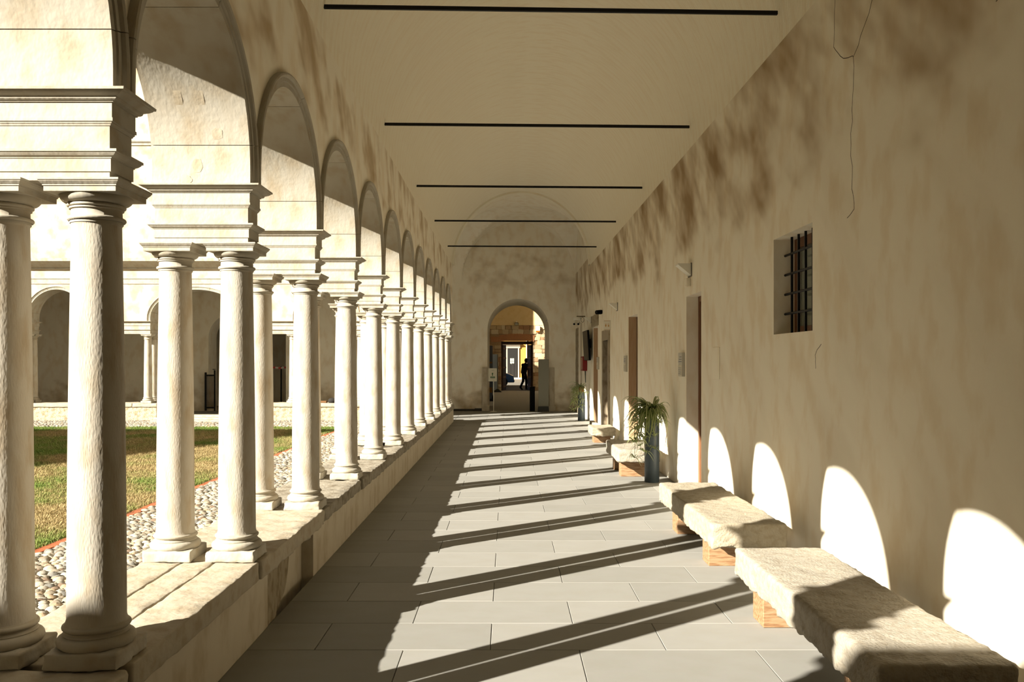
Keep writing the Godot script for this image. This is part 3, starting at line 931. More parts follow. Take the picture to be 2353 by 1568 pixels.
	tag(obj("round_bag", bag, plain(Color(0.10, 0.085, 0.06), 0.9), self, P(-4.78, base + 0.004, FARD + 0.2)), "small dark round bag left on the far bench wall", "bag")
	bag = MB.new()
	bag.box(Vector3.ZERO, Vector3(0.24, 0.05, 0.16), 0.012)
	tag(obj("flat_parcel", bag, plain(Color(0.42, 0.29, 0.16), 0.9), self, P(-5.05, base + 0.027, FARD + 0.2)), "flat brown parcel beside the dark bag on far bench wall", "parcel")
	# bowl on the near bench
	bag = MB.new()
	bag.lathe([[0.0, 0.0, 1], [0.045, 0.0, 1], [0.056, 0.012, 2], [0.062, 0.05, 2], [0.065, 0.052, 3], [0.060, 0.053, 4], [0.053, 0.02, 5], [0.0, 0.016, 6]], 24)
	tag(obj("black_bowl", bag, M.black, self, P(-1.76, BENCH + 0.004, 11.78)), "small black bowl on the bench wall beside a column base", "bowl")

func build_neighbours():
	# the low wing behind the camera, the wing with a gable on the left, and the houses of the yard: they shade what the photograph shows in shade
	var m := MB.new()
	m.span(-24.0, -2.12, -0.2, 4.72, -7.0, -2.2)
	var w := structure("wall_garden_near", m, M.plaster, "low wing closing the garden behind the camera")
	m = MB.new()
	m.prism([Vector2(-1.95, 4.72), Vector2(-1.95, 4.84), Vector2(-4.6, 5.55), Vector2(-7.3, 4.84), Vector2(-7.3, 4.72)], func(p, t): return P(t, p.y, p.x), -24.0, -2.12)
	obj("roof", m, M.oldstone, w)
	m = MB.new()
	m.prism([Vector2(-6.0, -0.2), Vector2(-6.0, 3.8), Vector2(7.55, 9.87), Vector2(15.4, 3.64), Vector2(23.0, 3.64), Vector2(23.0, -0.2)], func(p, t): return P(t, p.y, p.x), -28.0, -20.0)
	structure("wall_garden_left", m, M.plaster, "gabled wing on the left side of the garden")
	m = MB.new()
	m.span(-12.0, -6.0, -0.2, 6.05, 32.0, 42.9)
	structure("wall_yard_low", m, M.plaster, "low house on the left of the yard")
	m = MB.new()
	m.span(-12.0, -6.0, -0.2, 12.0, 42.9, 48.7)
	structure("wall_yard_tall", m, M.plaster, "tall house on the left of the yard")
	m = MB.new()
	m.span(5.5, 6.0, -0.2, 12.0, 31.9, 48.7)
	structure("wall_yard_right", m, M.plaster, "plaster wall on the right of the yard")
	m = MB.new()
	m.span(-0.9, 5.5, 6.5, 6.7, 31.9, 48.65)  # unseen ceiling, added to darken the yard floor while sun still passes its edge
	structure("ceiling_yard_added", m, M.plaster, "unseen flat ceiling added to shade the yard floor")

# ---------- along the right wall ----------
func build_right_side():
	var m := MB.new()
	# stone benches on timber blocks
	bench("rough stone bench slab farthest from the arched doorway", 3.44, 5.63, 1.505, 2.08, 0.42, [[3.75, 4.0], [5.26, 5.48]], 301)
	bench("rough stone bench slab directly below the barred window", 6.42, 8.68, 1.545, 2.12, 0.42, [[6.85, 7.07], [8.12, 8.36]], 302)
	bench("stone bench slab partly behind the planter with the trailing plant", 11.85, 13.35, 1.55, 2.13, 0.425, [[12.2, 12.42], [12.95, 13.15]], 303)
	bench("small low stone bench slab between the brown door and marble doorway", 17.0, 17.85, 1.69, 2.17, 0.33, [[17.3, 17.6]], 304)

	# barred window
	var w := Node3D.new()
	w.name = "window_1"
	add_child(w)
	tag(w, "deep barred window high in the right wall", "", "", "structure")
	for k in 4:
		m = MB.new()
		var y := 2.06 + 0.167 * k
		m.tube(P(XR + 0.10, y, 6.36), P(XR + 0.10, y, 7.31), 0.011, 0.011, 8)
		obj("horizontal_bar", m, M.iron, w)
	for k in 5:
		m = MB.new()
		var dd := 6.47 + 0.165 * k
		m.box(P(XR + 0.10, 2.29, dd), Vector3(0.018, 0.82, 0.018), 0.002)
		obj("vertical_bar", m, M.iron, w)
	m = MB.new()
	m.span(XR + 0.18, XR + 0.23, 1.885, 1.95, 6.37, 7.30); m.span(XR + 0.18, XR + 0.23, 2.62, 2.70, 6.37, 7.30)
	for dd in [6.37, 6.80, 7.23]: m.span(XR + 0.18, XR + 0.23, 1.95, 2.62, dd, dd + 0.07)
	obj("window_frame", m, M.wood_mid, w)
	for dd in [6.44, 6.87]:
		m = MB.new()
		m.span(XR + 0.20, XR + 0.206, 1.95, 2.62, dd, dd + 0.36)
		obj("pane", m, M.glass, w)

	# doors: deep plaster reveals with a wooden leaf at the back
	door("door_1", 10.03, 10.86, 2.485, 0.15, M.wood_mid, "dark wooden door deep in the plaster reveal closest to the barred window")
	door("door_2", 14.93, 16.06, 2.50, 0.16, M.wood_mid, "brown wooden door between the planter and marble doorway")
	door("door_3", 19.16, 20.20, 2.15, 0.34, M.wood_dark, "dark door inside the marble framed doorway")
	door("door_4", 21.50, 22.60, 2.55, 0.16, M.wood_mid, "brown wooden door next to the wall screen")
	for e in [[14.93, 16.06, 2.50, "door_2"], [21.50, 22.60, 2.55, "door_4"]]:       # wooden lining on the far jamb
		m = MB.new()
		m.span(XR + 0.004, XR + 0.15, 0.0, e[2], e[1] - 0.02, e[1] - 0.001)
		obj("jamb_lining", m, grain(Color(0.74, 0.62, 0.48), 0.1, Vector3(4, 0.5, 4), 0.012, 0.05, 0.6, 33), get_node(e[3]))
	# marble frame
	var mf := thing("marble_door_frame", "grey veined marble frame around the third doorway", "door frame", P(XR, 0, 0))
	var marble := grain(Color(0.60, 0.55, 0.46), 0.25, Vector3(1.4, 0.6, 1.4), 0.012, 0.06, 0.5, 34, Color(0.62, 0.54, 0.44))
	m = MB.new(); m.span(-0.03, 0.30, 0.0, 2.15, 20.18, 20.34, 0.006); obj("jamb", m, marble, mf)
	m = MB.new(); m.span(-0.03, 0.30, 0.0, 2.15, 18.95, 19.17, 0.006); obj("jamb", m, marble, mf)
	m = MB.new(); m.span(-0.03, 0.30, 2.15, 2.39, 18.95, 20.34, 0.006); obj("lintel", m, marble, mf)
	m = MB.new(); m.span(-0.06, 0.30, 0.0, 0.06, 18.95, 20.34, 0.01); obj("threshold", m, marble, mf)
	# worn stone head over the fourth door, old stone strips at the corner
	var rw := get_node("wall_right")
	put("stone_door_head", rough_box(Vector3(0.08, 0.30, 1.5), Vector3i(2, 5, 16), 0.015, 0.014, 5.0, 320), M.oldstone, rw, P(XR, 2.72, 22.05))
	m = MB.new(); m.box(P(XR - 0.06, 0.05, 22.0), Vector3(0.12, 0.10, 1.0), 0.01); obj("door_step", m, M.stone, rw)
	put("stone_strip", rough_box(Vector3(0.09, 2.75, 0.85), Vector3i(2, 24, 8), 0.012, 0.012, 3.0, 321), M.oldstone, rw, P(XR + 0.02, 1.375, 27.75))
	put("stone_strip", rough_box(Vector3(0.06, 2.85, 0.6), Vector3i(2, 24, 6), 0.012, 0.012, 3.0, 322), M.lowwall, rw, P(XR + 0.02, 1.43, 26.3))

	# wedge lamps
	var lamp_spots := [[10.54, "above the door closest to the barred window"], [17.6, "between the second door and the marble doorway"], [23.16, "above the wall screen"]]
	for s in lamp_spots:
		var t := thing("wall_lamp", "white wedge shaped wall lamp %s" % s[1], "wall lamp", P(XR, 2.80, s[0]), 0.0, "wedge wall lamps")
		m = MB.new()
		m.prism([Vector2(0, -0.08), Vector2(0, 0.075), Vector2(-0.17, 0.075), Vector2(-0.17, 0.060)], func(p, q): return P(p.x, p.y, q), 0.0, 0.17)
		obj("housing", m, M.white_paint, t)
		m = MB.new(); m.box(P(-0.004, -0.002, 0.085), Vector3(0.014, 0.17, 0.19), 0.002); obj("back_plate", m, plain(Color(0.35, 0.33, 0.30), 0.5), t)
	m = MB.new()
	m.span(XR - 0.055, XR, 2.59, 2.70, 10.60, 10.74, 0.006)
	var jb := obj("junction_box", m, M.plaster)
	tag(jb, "small plastered cable box under the wedge lamp closest to the barred window", "junction box")
	m = MB.new()
	m.span(XR - 0.006, XR, 1.46, 1.81, 9.15, 9.45, 0.004)
	tag(obj("access_panel", m, M.plaster), "flush painted access panel in the wall between the barred window and its closest door", "panel")

	# notice plates beside the doors
	var plate_spots := [[10.95, 11.20, "first"], [16.18, 16.46, "second"], [21.16, 21.45, "fourth"]]
	for s in plate_spots:
		var t := thing("notice_plate", "narrow white notice plate beside the %s door from the barred window" % s[2], "sign", P(XR, 0, 0), 0.0, "door notice plates")
		m = MB.new(); m.span(-0.035, 0.0, 1.46, 1.77, s[0], s[1], 0.003); obj("backing", m, plain(Color(0.72, 0.70, 0.64), 0.5), t)
		m = MB.new(); m.span(-0.038, -0.034, 1.63, 1.76, s[0] + 0.01, s[1] - 0.01); obj("upper_sheet", m, plain(Color(0.74, 0.72, 0.66), 0.6), t)
		m = MB.new(); m.span(-0.040, -0.034, 1.47, 1.61, s[0] + 0.01, s[1] - 0.01); obj("lower_sheet", m, plain(Color(0.80, 0.77, 0.68), 0.7), t)
		m = MB.new()
		for k in 3: m.span(-0.0395, -0.0375, 1.65 + 0.03 * k, 1.658 + 0.03 * k, s[0] + 0.03, s[1] - 0.03 - 0.03 * k)
		for k in 4: m.span(-0.0415, -0.0395, 1.49 + 0.026 * k, 1.495 + 0.026 * k, s[0] + 0.03, s[1] - 0.03 - 0.02 * (k % 2))
		obj("printed_lines", m, plain(Color(0.30, 0.32, 0.40), 0.8), t)

	# toilet sign that sticks out over the marble doorway
	var ts := thing("toilet_sign", "square white projecting sign with gold man and woman symbols", "sign", P(XR - 0.075, 2.465, 18.85))
	m = MB.new(); m.box(Vector3.ZERO, Vector3(0.15, 0.215, 0.012), 0.002); obj("plate", m, M.white_paint, ts)
	var gold := plain(Color(0.72, 0.52, 0.24), 0.5)
	m = MB.new()
	for y in [-0.095, 0.095]: m.box(Vector3(0, y, 0.0065), Vector3(0.13, 0.006, 0.002))
	m.box(Vector3(0, 0, 0.0065), Vector3(0.004, 0.075, 0.002))
	obj("border", m, gold, ts)
	for s in [-1, 1]:
		m = MB.new()
		m.prism(circle(s * 0.032, 0.028, 0.008, 0.009, 12), func(p, q): return Vector3(p.x, p.y, q), 0.0055, 0.0075)
		if s < 0: m.prism(circle(-0.032, -0.005, 0.015, 0.022, 14), func(p, q): return Vector3(p.x, p.y, q), 0.0055, 0.0075)
		else: m.prism([Vector2(0.032, 0.02), Vector2(0.05, -0.02), Vector2(0.014, -0.02)], func(p, q): return Vector3(p.x, p.y, q), 0.0055, 0.0075)
		m.box(Vector3(s * 0.032, -0.03, 0.0065), Vector3(0.014, 0.02, 0.002))
		obj("man_symbol" if s < 0 else "woman_symbol", m, gold, ts)

	# screen on a bracket
	var tv := thing("wall_screen", "flat dark screen tilted down on the wall near the end", "screen", P(2.185, 2.10, 23.45))
	tv.rotation = Vector3(0, 0, 0.06)
	m = MB.new(); m.box(Vector3.ZERO, Vector3(0.05, 0.82, 1.46), 0.008); obj("casing", m, M.black, tv)
	m = MB.new(); m.box(Vector3(-0.0265, 0, 0), Vector3(0.004, 0.79, 1.43)); obj("display", m, plain(Color(0.16, 0.14, 0.115), 0.35), tv)
	m = MB.new(); m.box(Vector3(0.055, 0.05, 0), Vector3(0.09, 0.25, 0.4), 0.01); obj("bracket", m, M.iron, tv)

	# fire hose box
	var fh := thing("fire_hose_box", "red fire hose box with glazed front below the wall screen", "fire hose box", P(XR - 0.004, 1.60, 24.7))
	m = MB.new(); m.span(-0.12, 0.0, -0.21, 0.21, -0.36, 0.36, 0.006); obj("cabinet", m, plain(Color(0.50, 0.03, 0.03), 0.45), fh)
	m = MB.new(); m.span(-0.128, -0.119, -0.17, 0.17, -0.31, 0.31, 0.004); obj("front_panel", m, plain(Color(0.62, 0.42, 0.36), 0.35), fh)
	m = MB.new(); m.span(-0.135, -0.127, 0.10, 0.14, 0.14, 0.26, 0.002); obj("label_plate", m, plain(Color(0.72, 0.45, 0.10), 0.5), fh)
	m = MB.new(); m.tube(Vector3(-0.04, -0.21, 0.2), Vector3(-0.03, -0.55, 0.22), 0.018, 0.01, 8); obj("pipe", m, plain(Color(0.25, 0.30, 0.24), 0.6), fh)

	# surveillance cameras
	var cc := thing("surveillance_camera", "white twin camera unit on a wall arm near the end wall", "camera", P(2.05, 2.93, 25.0))
	m = MB.new(); m.lathe([[0.0, -0.045, 1], [0.105, -0.045, 1], [0.115, -0.03, 2], [0.115, 0.03, 3], [0.10, 0.045, 4], [0.0, 0.045, 5]], 24); obj("housing", m, M.white_paint, cc)
	m = MB.new(); m.box(Vector3(0.12, 0.06, 0), Vector3(0.26, 0.03, 0.05), 0.004); obj("arm", m, plain(Color(0.36, 0.30, 0.2), 0.7), cc)
	for s in [-0.06, 0.06]:
		m = MB.new(); m.tube(Vector3(s, -0.04, 0), Vector3(s, -0.13, 0), 0.012, 0.012, 8)
		m.tube(Vector3(s + 0.02, -0.13, -0.06), Vector3(s - 0.03, -0.17, 0.08), 0.032, 0.036, 14)
		var hd := obj("camera_head", m, M.white_paint, cc)
		m = MB.new(); m.tube(Vector3(s - 0.03, -0.17, 0.08), Vector3(s - 0.034, -0.174, 0.092), 0.032, 0.028, 14); obj("lens", m, M.black, hd)
	m = MB.new()
	var loop := []
	for k in 19: loop.append(Vector3(0.16 + 0.045 * cos(TAU * k / 18.0), -0.04 + 0.075 * sin(TAU * k / 18.0), 0.02))
	m.path(loop, 0.006, 5); obj("cable", m, M.iron, cc)
	var bc := thing("bullet_camera", "black bullet camera jutting from the wall above the marble doorway", "camera", P(XR, 2.86, 20.5))
	m = MB.new(); m.tube(Vector3(-0.03, -0.005, 0.0), Vector3(-0.15, -0.02, 0.13), 0.055, 0.05, 16); m.lathe([[0.0, -0.04, 1], [0.05, -0.04, 1], [0.05, 0.04, 2], [0.0, 0.04, 3]], 12, Vector3(-0.03, 0.0, 0)); obj("body", m, M.black, bc)
	m = MB.new(); m.tube(Vector3(-0.15, -0.02, 0.13), Vector3(-0.156, -0.021, 0.137), 0.03, 0.03, 12); obj("lens", m, plain(Color(0.08, 0.08, 0.09), 0.1), bc)

func door(called: String, d0: float, d1: float, h: float, back: float, mat: Material, label: String):
	var o := Node3D.new()
	o.name = called
	add_child(o)
	tag(o, label, "", "", "structure")
	var m := MB.new()
	m.span(XR + back, XR + back + 0.06, 0.0, h, d0, d0 + 0.07, 0.004); m.span(XR + back, XR + back + 0.06, 0.0, h, d1 - 0.07, d1, 0.004); m.span(XR + back, XR + back + 0.06, h - 0.07, h, d0 + 0.07, d1 - 0.07, 0.004)
	obj("door_frame", m, mat, o)
	m = MB.new()
	m.span(XR + back + 0.02, XR + back + 0.055, 0.0, h - 0.07, d0 + 0.07, d1 - 0.07)
	var leaf := obj("door_leaf", m, mat, o)
	for k in 3:
		m = MB.new()
		var y0: float = 0.15 + (h - 0.35) / 3.0 * k
		m.span(XR + back + 0.012, XR + back + 0.022, y0, y0 + (h - 0.35) / 3.0 - 0.1, d0 + 0.18, d1 - 0.18, 0.008)
		obj("raised_panel", m, mat, leaf)
	m = MB.new()
	m.tube(P(XR + back + 0.02, 1.05, d0 + 0.14), P(XR + back - 0.03, 1.05, d0 + 0.14), 0.011, 0.011, 8); m.tube(P(XR + back - 0.03, 1.05, d0 + 0.14), P(XR + back - 0.03, 1.05, d0 + 0.26), 0.010, 0.009, 8)
	obj("handle", m, plain(Color(0.55, 0.5, 0.42), 0.35, 0.8), leaf)

func bench(label: String, d0: float, d1: float, x0: float, x1: float, top: float, blocks: Array, seed_: int):
	var t := thing("stone_bench", label, "bench", P((x0 + x1) * 0.5, 0, (d0 + d1) * 0.5), 0.0, "stone wall benches")
	var th := 0.185 if top > 0.4 else 0.165
	put("slab", rough_box(Vector3(x1 - x0, th, d1 - d0), Vector3i(18, 7, int((d1 - d0) * 30)), 0.022, 0.011, 5.0, seed_, 2.2), M.bench[seed_ % 2], t, Vector3(0, top - th * 0.5, 0))
	for b in blocks:
		var m := MB.new()
		m.box(P(0.0, (top - th + 0.012) * 0.5, (b[0] + b[1]) * 0.5 - (d0 + d1) * 0.5), Vector3((x1 - x0) * 0.72, top - th + 0.012, b[1] - b[0]), 0.004)
		obj("timber_block", m, M.timber, t)

# ---------- doorway, yard and street ----------
func build_doorway():
	var m := MB.new()
	# stone quoins at the foot of the arch
	var ew := get_node("wall_end")
	for s in [[-0.85, -0.675], [1.405, 1.58]]:
		put("stone_quoin", rough_box(Vector3(s[1] - s[0], 1.30, 0.10), Vector3i(4, 20, 2), 0.010, 0.006, 6.0, 400 + int(s[0] * 10)), M.lowwall, ew, P((s[0] + s[1]) * 0.5, 0.81, DEND))
		put("quoin_foot", rough_box(Vector3(s[1] - s[0] + 0.08, 0.17, 0.14), Vector3i(4, 3, 2), 0.012, 0.008, 6.0, 410 + int(s[0] * 10)), M.lowwall, ew, P((s[0] + s[1]) * 0.5 + (0.03 if s[0] < 0 else 0.0), 0.085, DEND))
	m = MB.new(); m.span(-1.1, -0.86, 0.0, 0.09, DEND - 0.03, DEND, 0.004); m.span(-1.85, -1.1, 0.0, 0.07, DEND - 0.02, DEND, 0.004)
	tag(obj("cable_duct", m, plain(Color(0.22, 0.20, 0.17), 0.8)), "dark low cable duct along the foot of the end wall", "duct")
	# exit sign on a pole
	var s := thing("exit_sign", "white board with green arrow on a thin pole before the doorway", "sign", P(-0.46, 0, 28.15))
	m = MB.new(); m.lathe([[0.0, 0.0, 1], [0.11, 0.0, 1], [0.11, 0.008, 2], [0.02, 0.016, 3], [0.0, 0.016, 4]], 24); obj("foot", m, M.white_paint, s)
	m = MB.new(); m.tube(Vector3(0, 0.01, 0), Vector3(0, 1.03, 0), 0.013, 0.013, 12); obj("pole", m, M.white_paint, s)
	var bd := Node3D.new(); bd.name = "board"; s.add_child(bd); bd.position = Vector3(-0.03, 1.22, 0.02)
	m = MB.new(); m.box(Vector3.ZERO, Vector3(0.28, 0.435, 0.01), 0.002); obj("panel", m, plain(Color(0.80, 0.78, 0.70), 0.7), bd)
	var green := plain(Color(0.05, 0.30, 0.10), 0.7)
	m = MB.new(); m.prism([Vector2(0, 0.075), Vector2(0.034, 0.032), Vector2(0.013, 0.032), Vector2(0.013, -0.03), Vector2(-0.013, -0.03), Vector2(-0.013, 0.032), Vector2(-0.034, 0.032)], func(p, t): return Vector3(p.x - 0.005, p.y, t), 0.005, 0.007); obj("arrow", m, green, bd)
	m = MB.new(); m.box(Vector3(0, -0.083, 0.006), Vector3(0.156, 0.055, 0.002)); obj("green_bar", m, green, bd)
	text(bd, "bar_lettering", "IN USCITA", 0.026, Vector3(0.0, -0.083, 0.0078), plain(Color(0.85, 0.86, 0.78), 0.7))
	m = MB.new(); m.box(Vector3(0.005, 0.150, 0.006), Vector3(0.085, 0.008, 0.002)); m.box(Vector3(0, -0.135, 0.006), Vector3(0.075, 0.006, 0.002)); obj("small_print", m, plain(Color(0.52, 0.50, 0.46), 0.7), bd)
	# grey panel and black post beside the doorway
	var p := thing("grey_totem", "tall plain grey panel on a dark foot by the doorway's right side", "panel", P(1.20, 0, 28.2))
	m = MB.new(); m.box(Vector3(0, 0.955, 0), Vector3(0.345, 1.57, 0.05), 0.004); obj("panel", m, plain(Color(0.50, 0.49, 0.43), 0.55), p)
	m = MB.new(); m.prism([Vector2(-0.20, 0.0), Vector2(0.18, 0.0), Vector2(0.165, 0.17), Vector2(-0.175, 0.17)], func(q, t): return Vector3(q.x, q.y, t), -0.10, 0.10); obj("foot", m, plain(Color(0.16, 0.16, 0.14), 0.7), p)
	m = MB.new(); m.box(P(0.832, 0.405, 28.42), Vector3(0.17, 0.81, 0.17), 0.008); m.box(P(0.832, 0.815, 28.42), Vector3(0.178, 0.012, 0.178), 0.003)
	tag(obj("black_post", m, M.black), "short square black post standing in the arched doorway", "post")
	# little camera under the arch
	var c := thing("dome_camera", "small white dome camera on the arch's right soffit", "camera", P(1.395, 3.05, 28.9))
	m = MB.new(); m.tube(Vector3(0, 0, 0), Vector3(-0.05, 0, 0), 0.05, 0.045, 14); obj("mount", m, M.white_paint, c)
	m = MB.new(); m.tube(Vector3(-0.05, 0, 0), Vector3(-0.08, -0.01, 0), 0.036, 0.02, 14); obj("dome", m, plain(Color(0.6, 0.6, 0.6), 0.2), c)

	# paving beyond
	m = MB.new()
	m.span(-14.0, 14.0, -0.3, -0.012, DEND + 0.001, 48.7)
	var yard := structure("floor_yard", m, M.grout, "grey stone paving of the passage and yard")
	m = MB.new()
	var r := 0
	var d := DEND + 0.03
	while d < 48.6:
		var x := -2.0 + (0.5 if r % 2 == 0 else 0.0)
		while x < 3.0:
			if not (d < 31.9 and (x < -0.66 or x + 1.0 > 1.39)): m.span(x, x + 0.995, -0.02, 0.0, d, d + 0.49)
			elif d < 31.9:
				var a: float = max(x, -0.67); var b: float = min(x + 0.995, 1.398)
				if b - a > 0.05: m.span(a, b, -0.02, 0.0, d, d + 0.49)
			x += 1.0
		d += 0.498; r += 1
	tag(obj("paving_slabs", m, M.paver[1], yard), "", "", "", "stuff")
	m = MB.new()
	m.span(-14.0, 14.0, -0.3, 0.0, 48.7, 90.0)
	structure("floor_street", m, grain(Color(0.46, 0.44, 0.40), 0.1, Vector3(1, 1, 1), 0.02, 0.2, 0.9, 420), "grey paved street beyond the yard door")

	# passage shell: masonry between the end wall and the yard
	m = MB.new()
	for q in [[-2.2, -0.69], [1.42, 3.0]]: m.span(q[0], q[1], -0.2, 3.0, DEND + 0.05, 31.88)
	m.span(-2.2, 3.0, 3.95, 8.0, DEND + 0.05, 31.88)
	structure("wall_passage", m, M.plaster, "solid masonry around the passage behind the doorway")

	# stone wall of the yard
	var DS := 48.7
	var ox0 := -0.36; var ox1 := 1.46; var oh := 2.72
	m = MB.new()
	m.span(-6.0, ox0, -0.2, 3.75, DS, DS + 0.6); m.span(ox1, 6.0, -0.2, 3.75, DS, DS + 0.6); m.span(ox0, ox1, oh + 0.14, 3.75, DS, DS + 0.6)
	var sw := structure("wall_yard_stone", m, grain(Color(0.62, 0.52, 0.38), 0.3, Vector3(1, 1, 1), 0.03, 1.0, 1.0, 421), "rubble stone wall with a brick arch over a wooden door")
	m = MB.new()
	m.span(-6.0, 6.0, 3.75, 12.0, DS - 0.04, DS + 0.6)
	obj("cream_plaster", m, grain(Color(0.86, 0.76, 0.56), 0.06, Vector3(0.5, 0.5, 0.5), 0.01, 0.2, 0.95, 422), sw)
	# stones
	var sm := []
	for q in [Color(0.71, 0.63, 0.50), Color(0.66, 0.56, 0.43), Color(0.76, 0.70, 0.58), Color(0.60, 0.50, 0.38), Color(0.62, 0.47, 0.34)]: sm.append(grain(q, 0.2, Vector3(2, 2, 2), 0.03, 0.6, 0.95, 430 + sm.size()))
	var shapes := []
	for k in 6: shapes.append(rough_box(Vector3(1, 1, 1), Vector3i(3, 3, 1), 0.14, 0.09, 1.6, 440 + k))
	var y := 0.0
	while y < 3.70:
		var hgt := rng.randf_range(0.15, 0.27)
		if y + hgt > 3.72: hgt = 3.74 - y
		var x := -1.35
		while x < 2.45:
			var w := rng.randf_range(0.2, 0.44)
			var mid := y + hgt * 0.5
			var x1 := x + w
			var skip := false
			if mid < oh + 0.12 and x1 > ox0 and x < ox1:
				if x < ox0 - 0.06: x1 = ox0
				elif x1 > ox1 + 0.06: x = ox1
				else: skip = true
			if mid > 2.72 and mid < 3.24 and x1 > -1.0 and x < 1.58: skip = true
			if not skip and x1 - x > 0.05:
				var o := put("stone", shapes[rng.randi() % 6], sm[weighted(rng.randf()) % 5], sw, P((x + x1) * 0.5, mid, DS))
				o.rotation.z = rng.randf_range(-0.09, 0.09)
				o.scale = Vector3((x1 - x) * rng.randf_range(0.90, 1.06), hgt * rng.randf_range(0.82, 1.1), rng.randf_range(0.07, 0.12))
			x = max(x1, x + 0.05) if not skip else x + w
		y += hgt
	# brick arch, soldiers on edge
	m = MB.new()
	for k in 36:
		var x := -0.95 + 2.5 * (k + 0.5) / 36.0
		var rise: float = 0.09 * (1.0 - pow((x - 0.55) / 0.95, 2)) if x > ox0 - 0.1 else -0.06
		m.box(P(x, 3.0 + rise, DS + 0.1), Vector3(0.058, 0.37 if x > ox0 - 0.1 else 0.30, 0.30), 0.005, Basis(Vector3.BACK, -0.05 * (x - 0.55)))
	tag(obj("brick_arch", m, grain(Color(0.70, 0.49, 0.33), 0.25, Vector3(5, 1, 2), 0.03, 0.4, 0.95, 450), sw), "", "", "", "stuff")
	# wooden double door standing open
	var dr := thing("wooden_gate", "dark wooden double door standing open under the brick arch", "door", P(0.55, 0, DS))
	m = MB.new(); m.box(Vector3(0, oh + 0.03, -0.30), Vector3(1.82, 0.18, 0.2), 0.01); obj("lintel_beam", m, M.wood_dark, dr)
	for e in [-1, 1]:
		m = MB.new(); m.box(Vector3(e * 0.87, oh * 0.5 - 0.03, -0.32), Vector3(0.09, oh - 0.06, 0.12), 0.006); obj("door_post", m, M.wood_dark, dr)
		var lf := Node3D.new(); lf.name = "leaf"; dr.add_child(lf, true)
		lf.position = Vector3(e * 0.82, 0, -0.38); lf.rotation.y = e * -1.36 + (PI if e > 0 else 0.0)
		m = MB.new(); m.box(Vector3(0.41, oh * 0.5 - 0.04, 0), Vector3(0.80, oh - 0.08, 0.05), 0.005); obj("boards", m, M.wood_dark, lf)
		m = MB.new()
		for k in 5: m.box(Vector3(0.41, 0.22 + 0.55 * k, 0), Vector3(0.80, 0.10, 0.075), 0.005)
		obj("ledges", m, M.wood_mid, lf)
	# fittings on the stone wall
	var fl := thing("floodlight", "small dark floodlight above the brick arch", "floodlight", P(0.52, 3.83, DS - 0.1))
	m = MB.new(); m.box(Vector3.ZERO, Vector3(0.22, 0.14, 0.09), 0.01); obj("body", m, plain(Color(0.2, 0.2, 0.19), 0.5), fl)
	m = MB.new(); m.box(Vector3(0, -0.01, 0.046), Vector3(0.17, 0.09, 0.006), 0.002); obj("lens", m, plain(Color(0.7, 0.7, 0.62), 0.3), fl)
	m = MB.new(); m.box(Vector3(0, 0.11, -0.02), Vector3(0.05, 0.1, 0.03), 0.004); obj("bracket", m, M.white_paint, fl)
	var al := thing("alarm_box", "white alarm box with an orange base on the sunlit stones", "alarm", P(1.74, 3.52, DS - 0.14))
	m = MB.new(); m.box(Vector3(0, 0.04, 0), Vector3(0.26, 0.28, 0.12), 0.02); obj("cover", m, M.white_paint, al)
	m = MB.new(); m.box(Vector3(0, -0.14, 0), Vector3(0.22, 0.07, 0.10), 0.015); obj("beacon", m, plain(Color(0.80, 0.38, 0.05), 0.4), al)
	# roll-up banners on the left
	var bn := thing("roll_up_banner", "pale blue roll-up banner standing before the stone wall", "banner", P(-0.72, 0, 46.2))
	m = MB.new(); m.box(Vector3(0, 1.09, 0), Vector3(0.40, 1.95, 0.012)); obj("sheet", m, plain(Color(0.64, 0.70, 0.78), 0.7), bn)
	m = MB.new(); m.box(Vector3(0.19, 1.09, 0.01), Vector3(0.05, 1.95, 0.02), 0.003); obj("edge_rail", m, plain(Color(0.5, 0.47, 0.4), 0.6), bn)
	m = MB.new(); m.prism([Vector2(-0.1, 0.0), Vector2(0.42, 0.0), Vector2(0.22, 0.18), Vector2(0.14, 0.18)], func(q, t): return Vector3(q.x, q.y, t), -0.12, 0.12); obj("foot", m, plain(Color(0.16, 0.16, 0.13), 0.7), bn)
	bn = thing("info_stand", "tall blue-grey info stand with yellow blocks inside the passage", "stand", P(-0.90, 0, 35.6))
	m = MB.new(); m.box(Vector3(0, 1.2, 0), Vector3(0.56, 2.26, 0.04), 0.004); obj("panel", m, plain(Color(0.34, 0.36, 0.40), 0.6), bn)
	for yy in [[1.62, 0.05], [0.47, 0.22]]:
		m = MB.new(); m.box(Vector3(0.13, yy[0], 0.022), Vector3(0.26, yy[1], 0.004)); obj("yellow_block", m, plain(Color(0.55, 0.38, 0.05), 0.7), bn)
	m = MB.new(); m.prism([Vector2(0.20, 0.0), Vector2(0.34, 0.0), Vector2(0.30, 0.3)], func(q, t): return Vector3(q.x, q.y, t), -0.2, 0.02); m.box(Vector3(0, 0.05, 0), Vector3(0.56, 0.1, 0.1), 0.01); obj("foot", m, plain(Color(0.14, 0.14, 0.13), 0.7), bn)

	# street front
	var DF := 80.4
	m = MB.new()
	m.span(-6.0, 9.0, -0.2, 9.0, DF, DF + 0.6)
	var hs := structure("wall_street", m, grain(Color(0.72, 0.55, 0.27), 0.05, Vector3(0.4, 0.4, 0.4), 0.012, 0.2, 0.95, 460), "yellow plastered house front across the street")
	m = MB.new(); m.span(-0.75, 0.02, 0.0, 2.95, DF - 0.10, DF, 0.01); obj("pale_pier", m, plain(Color(0.62, 0.59, 0.54), 0.8), hs)
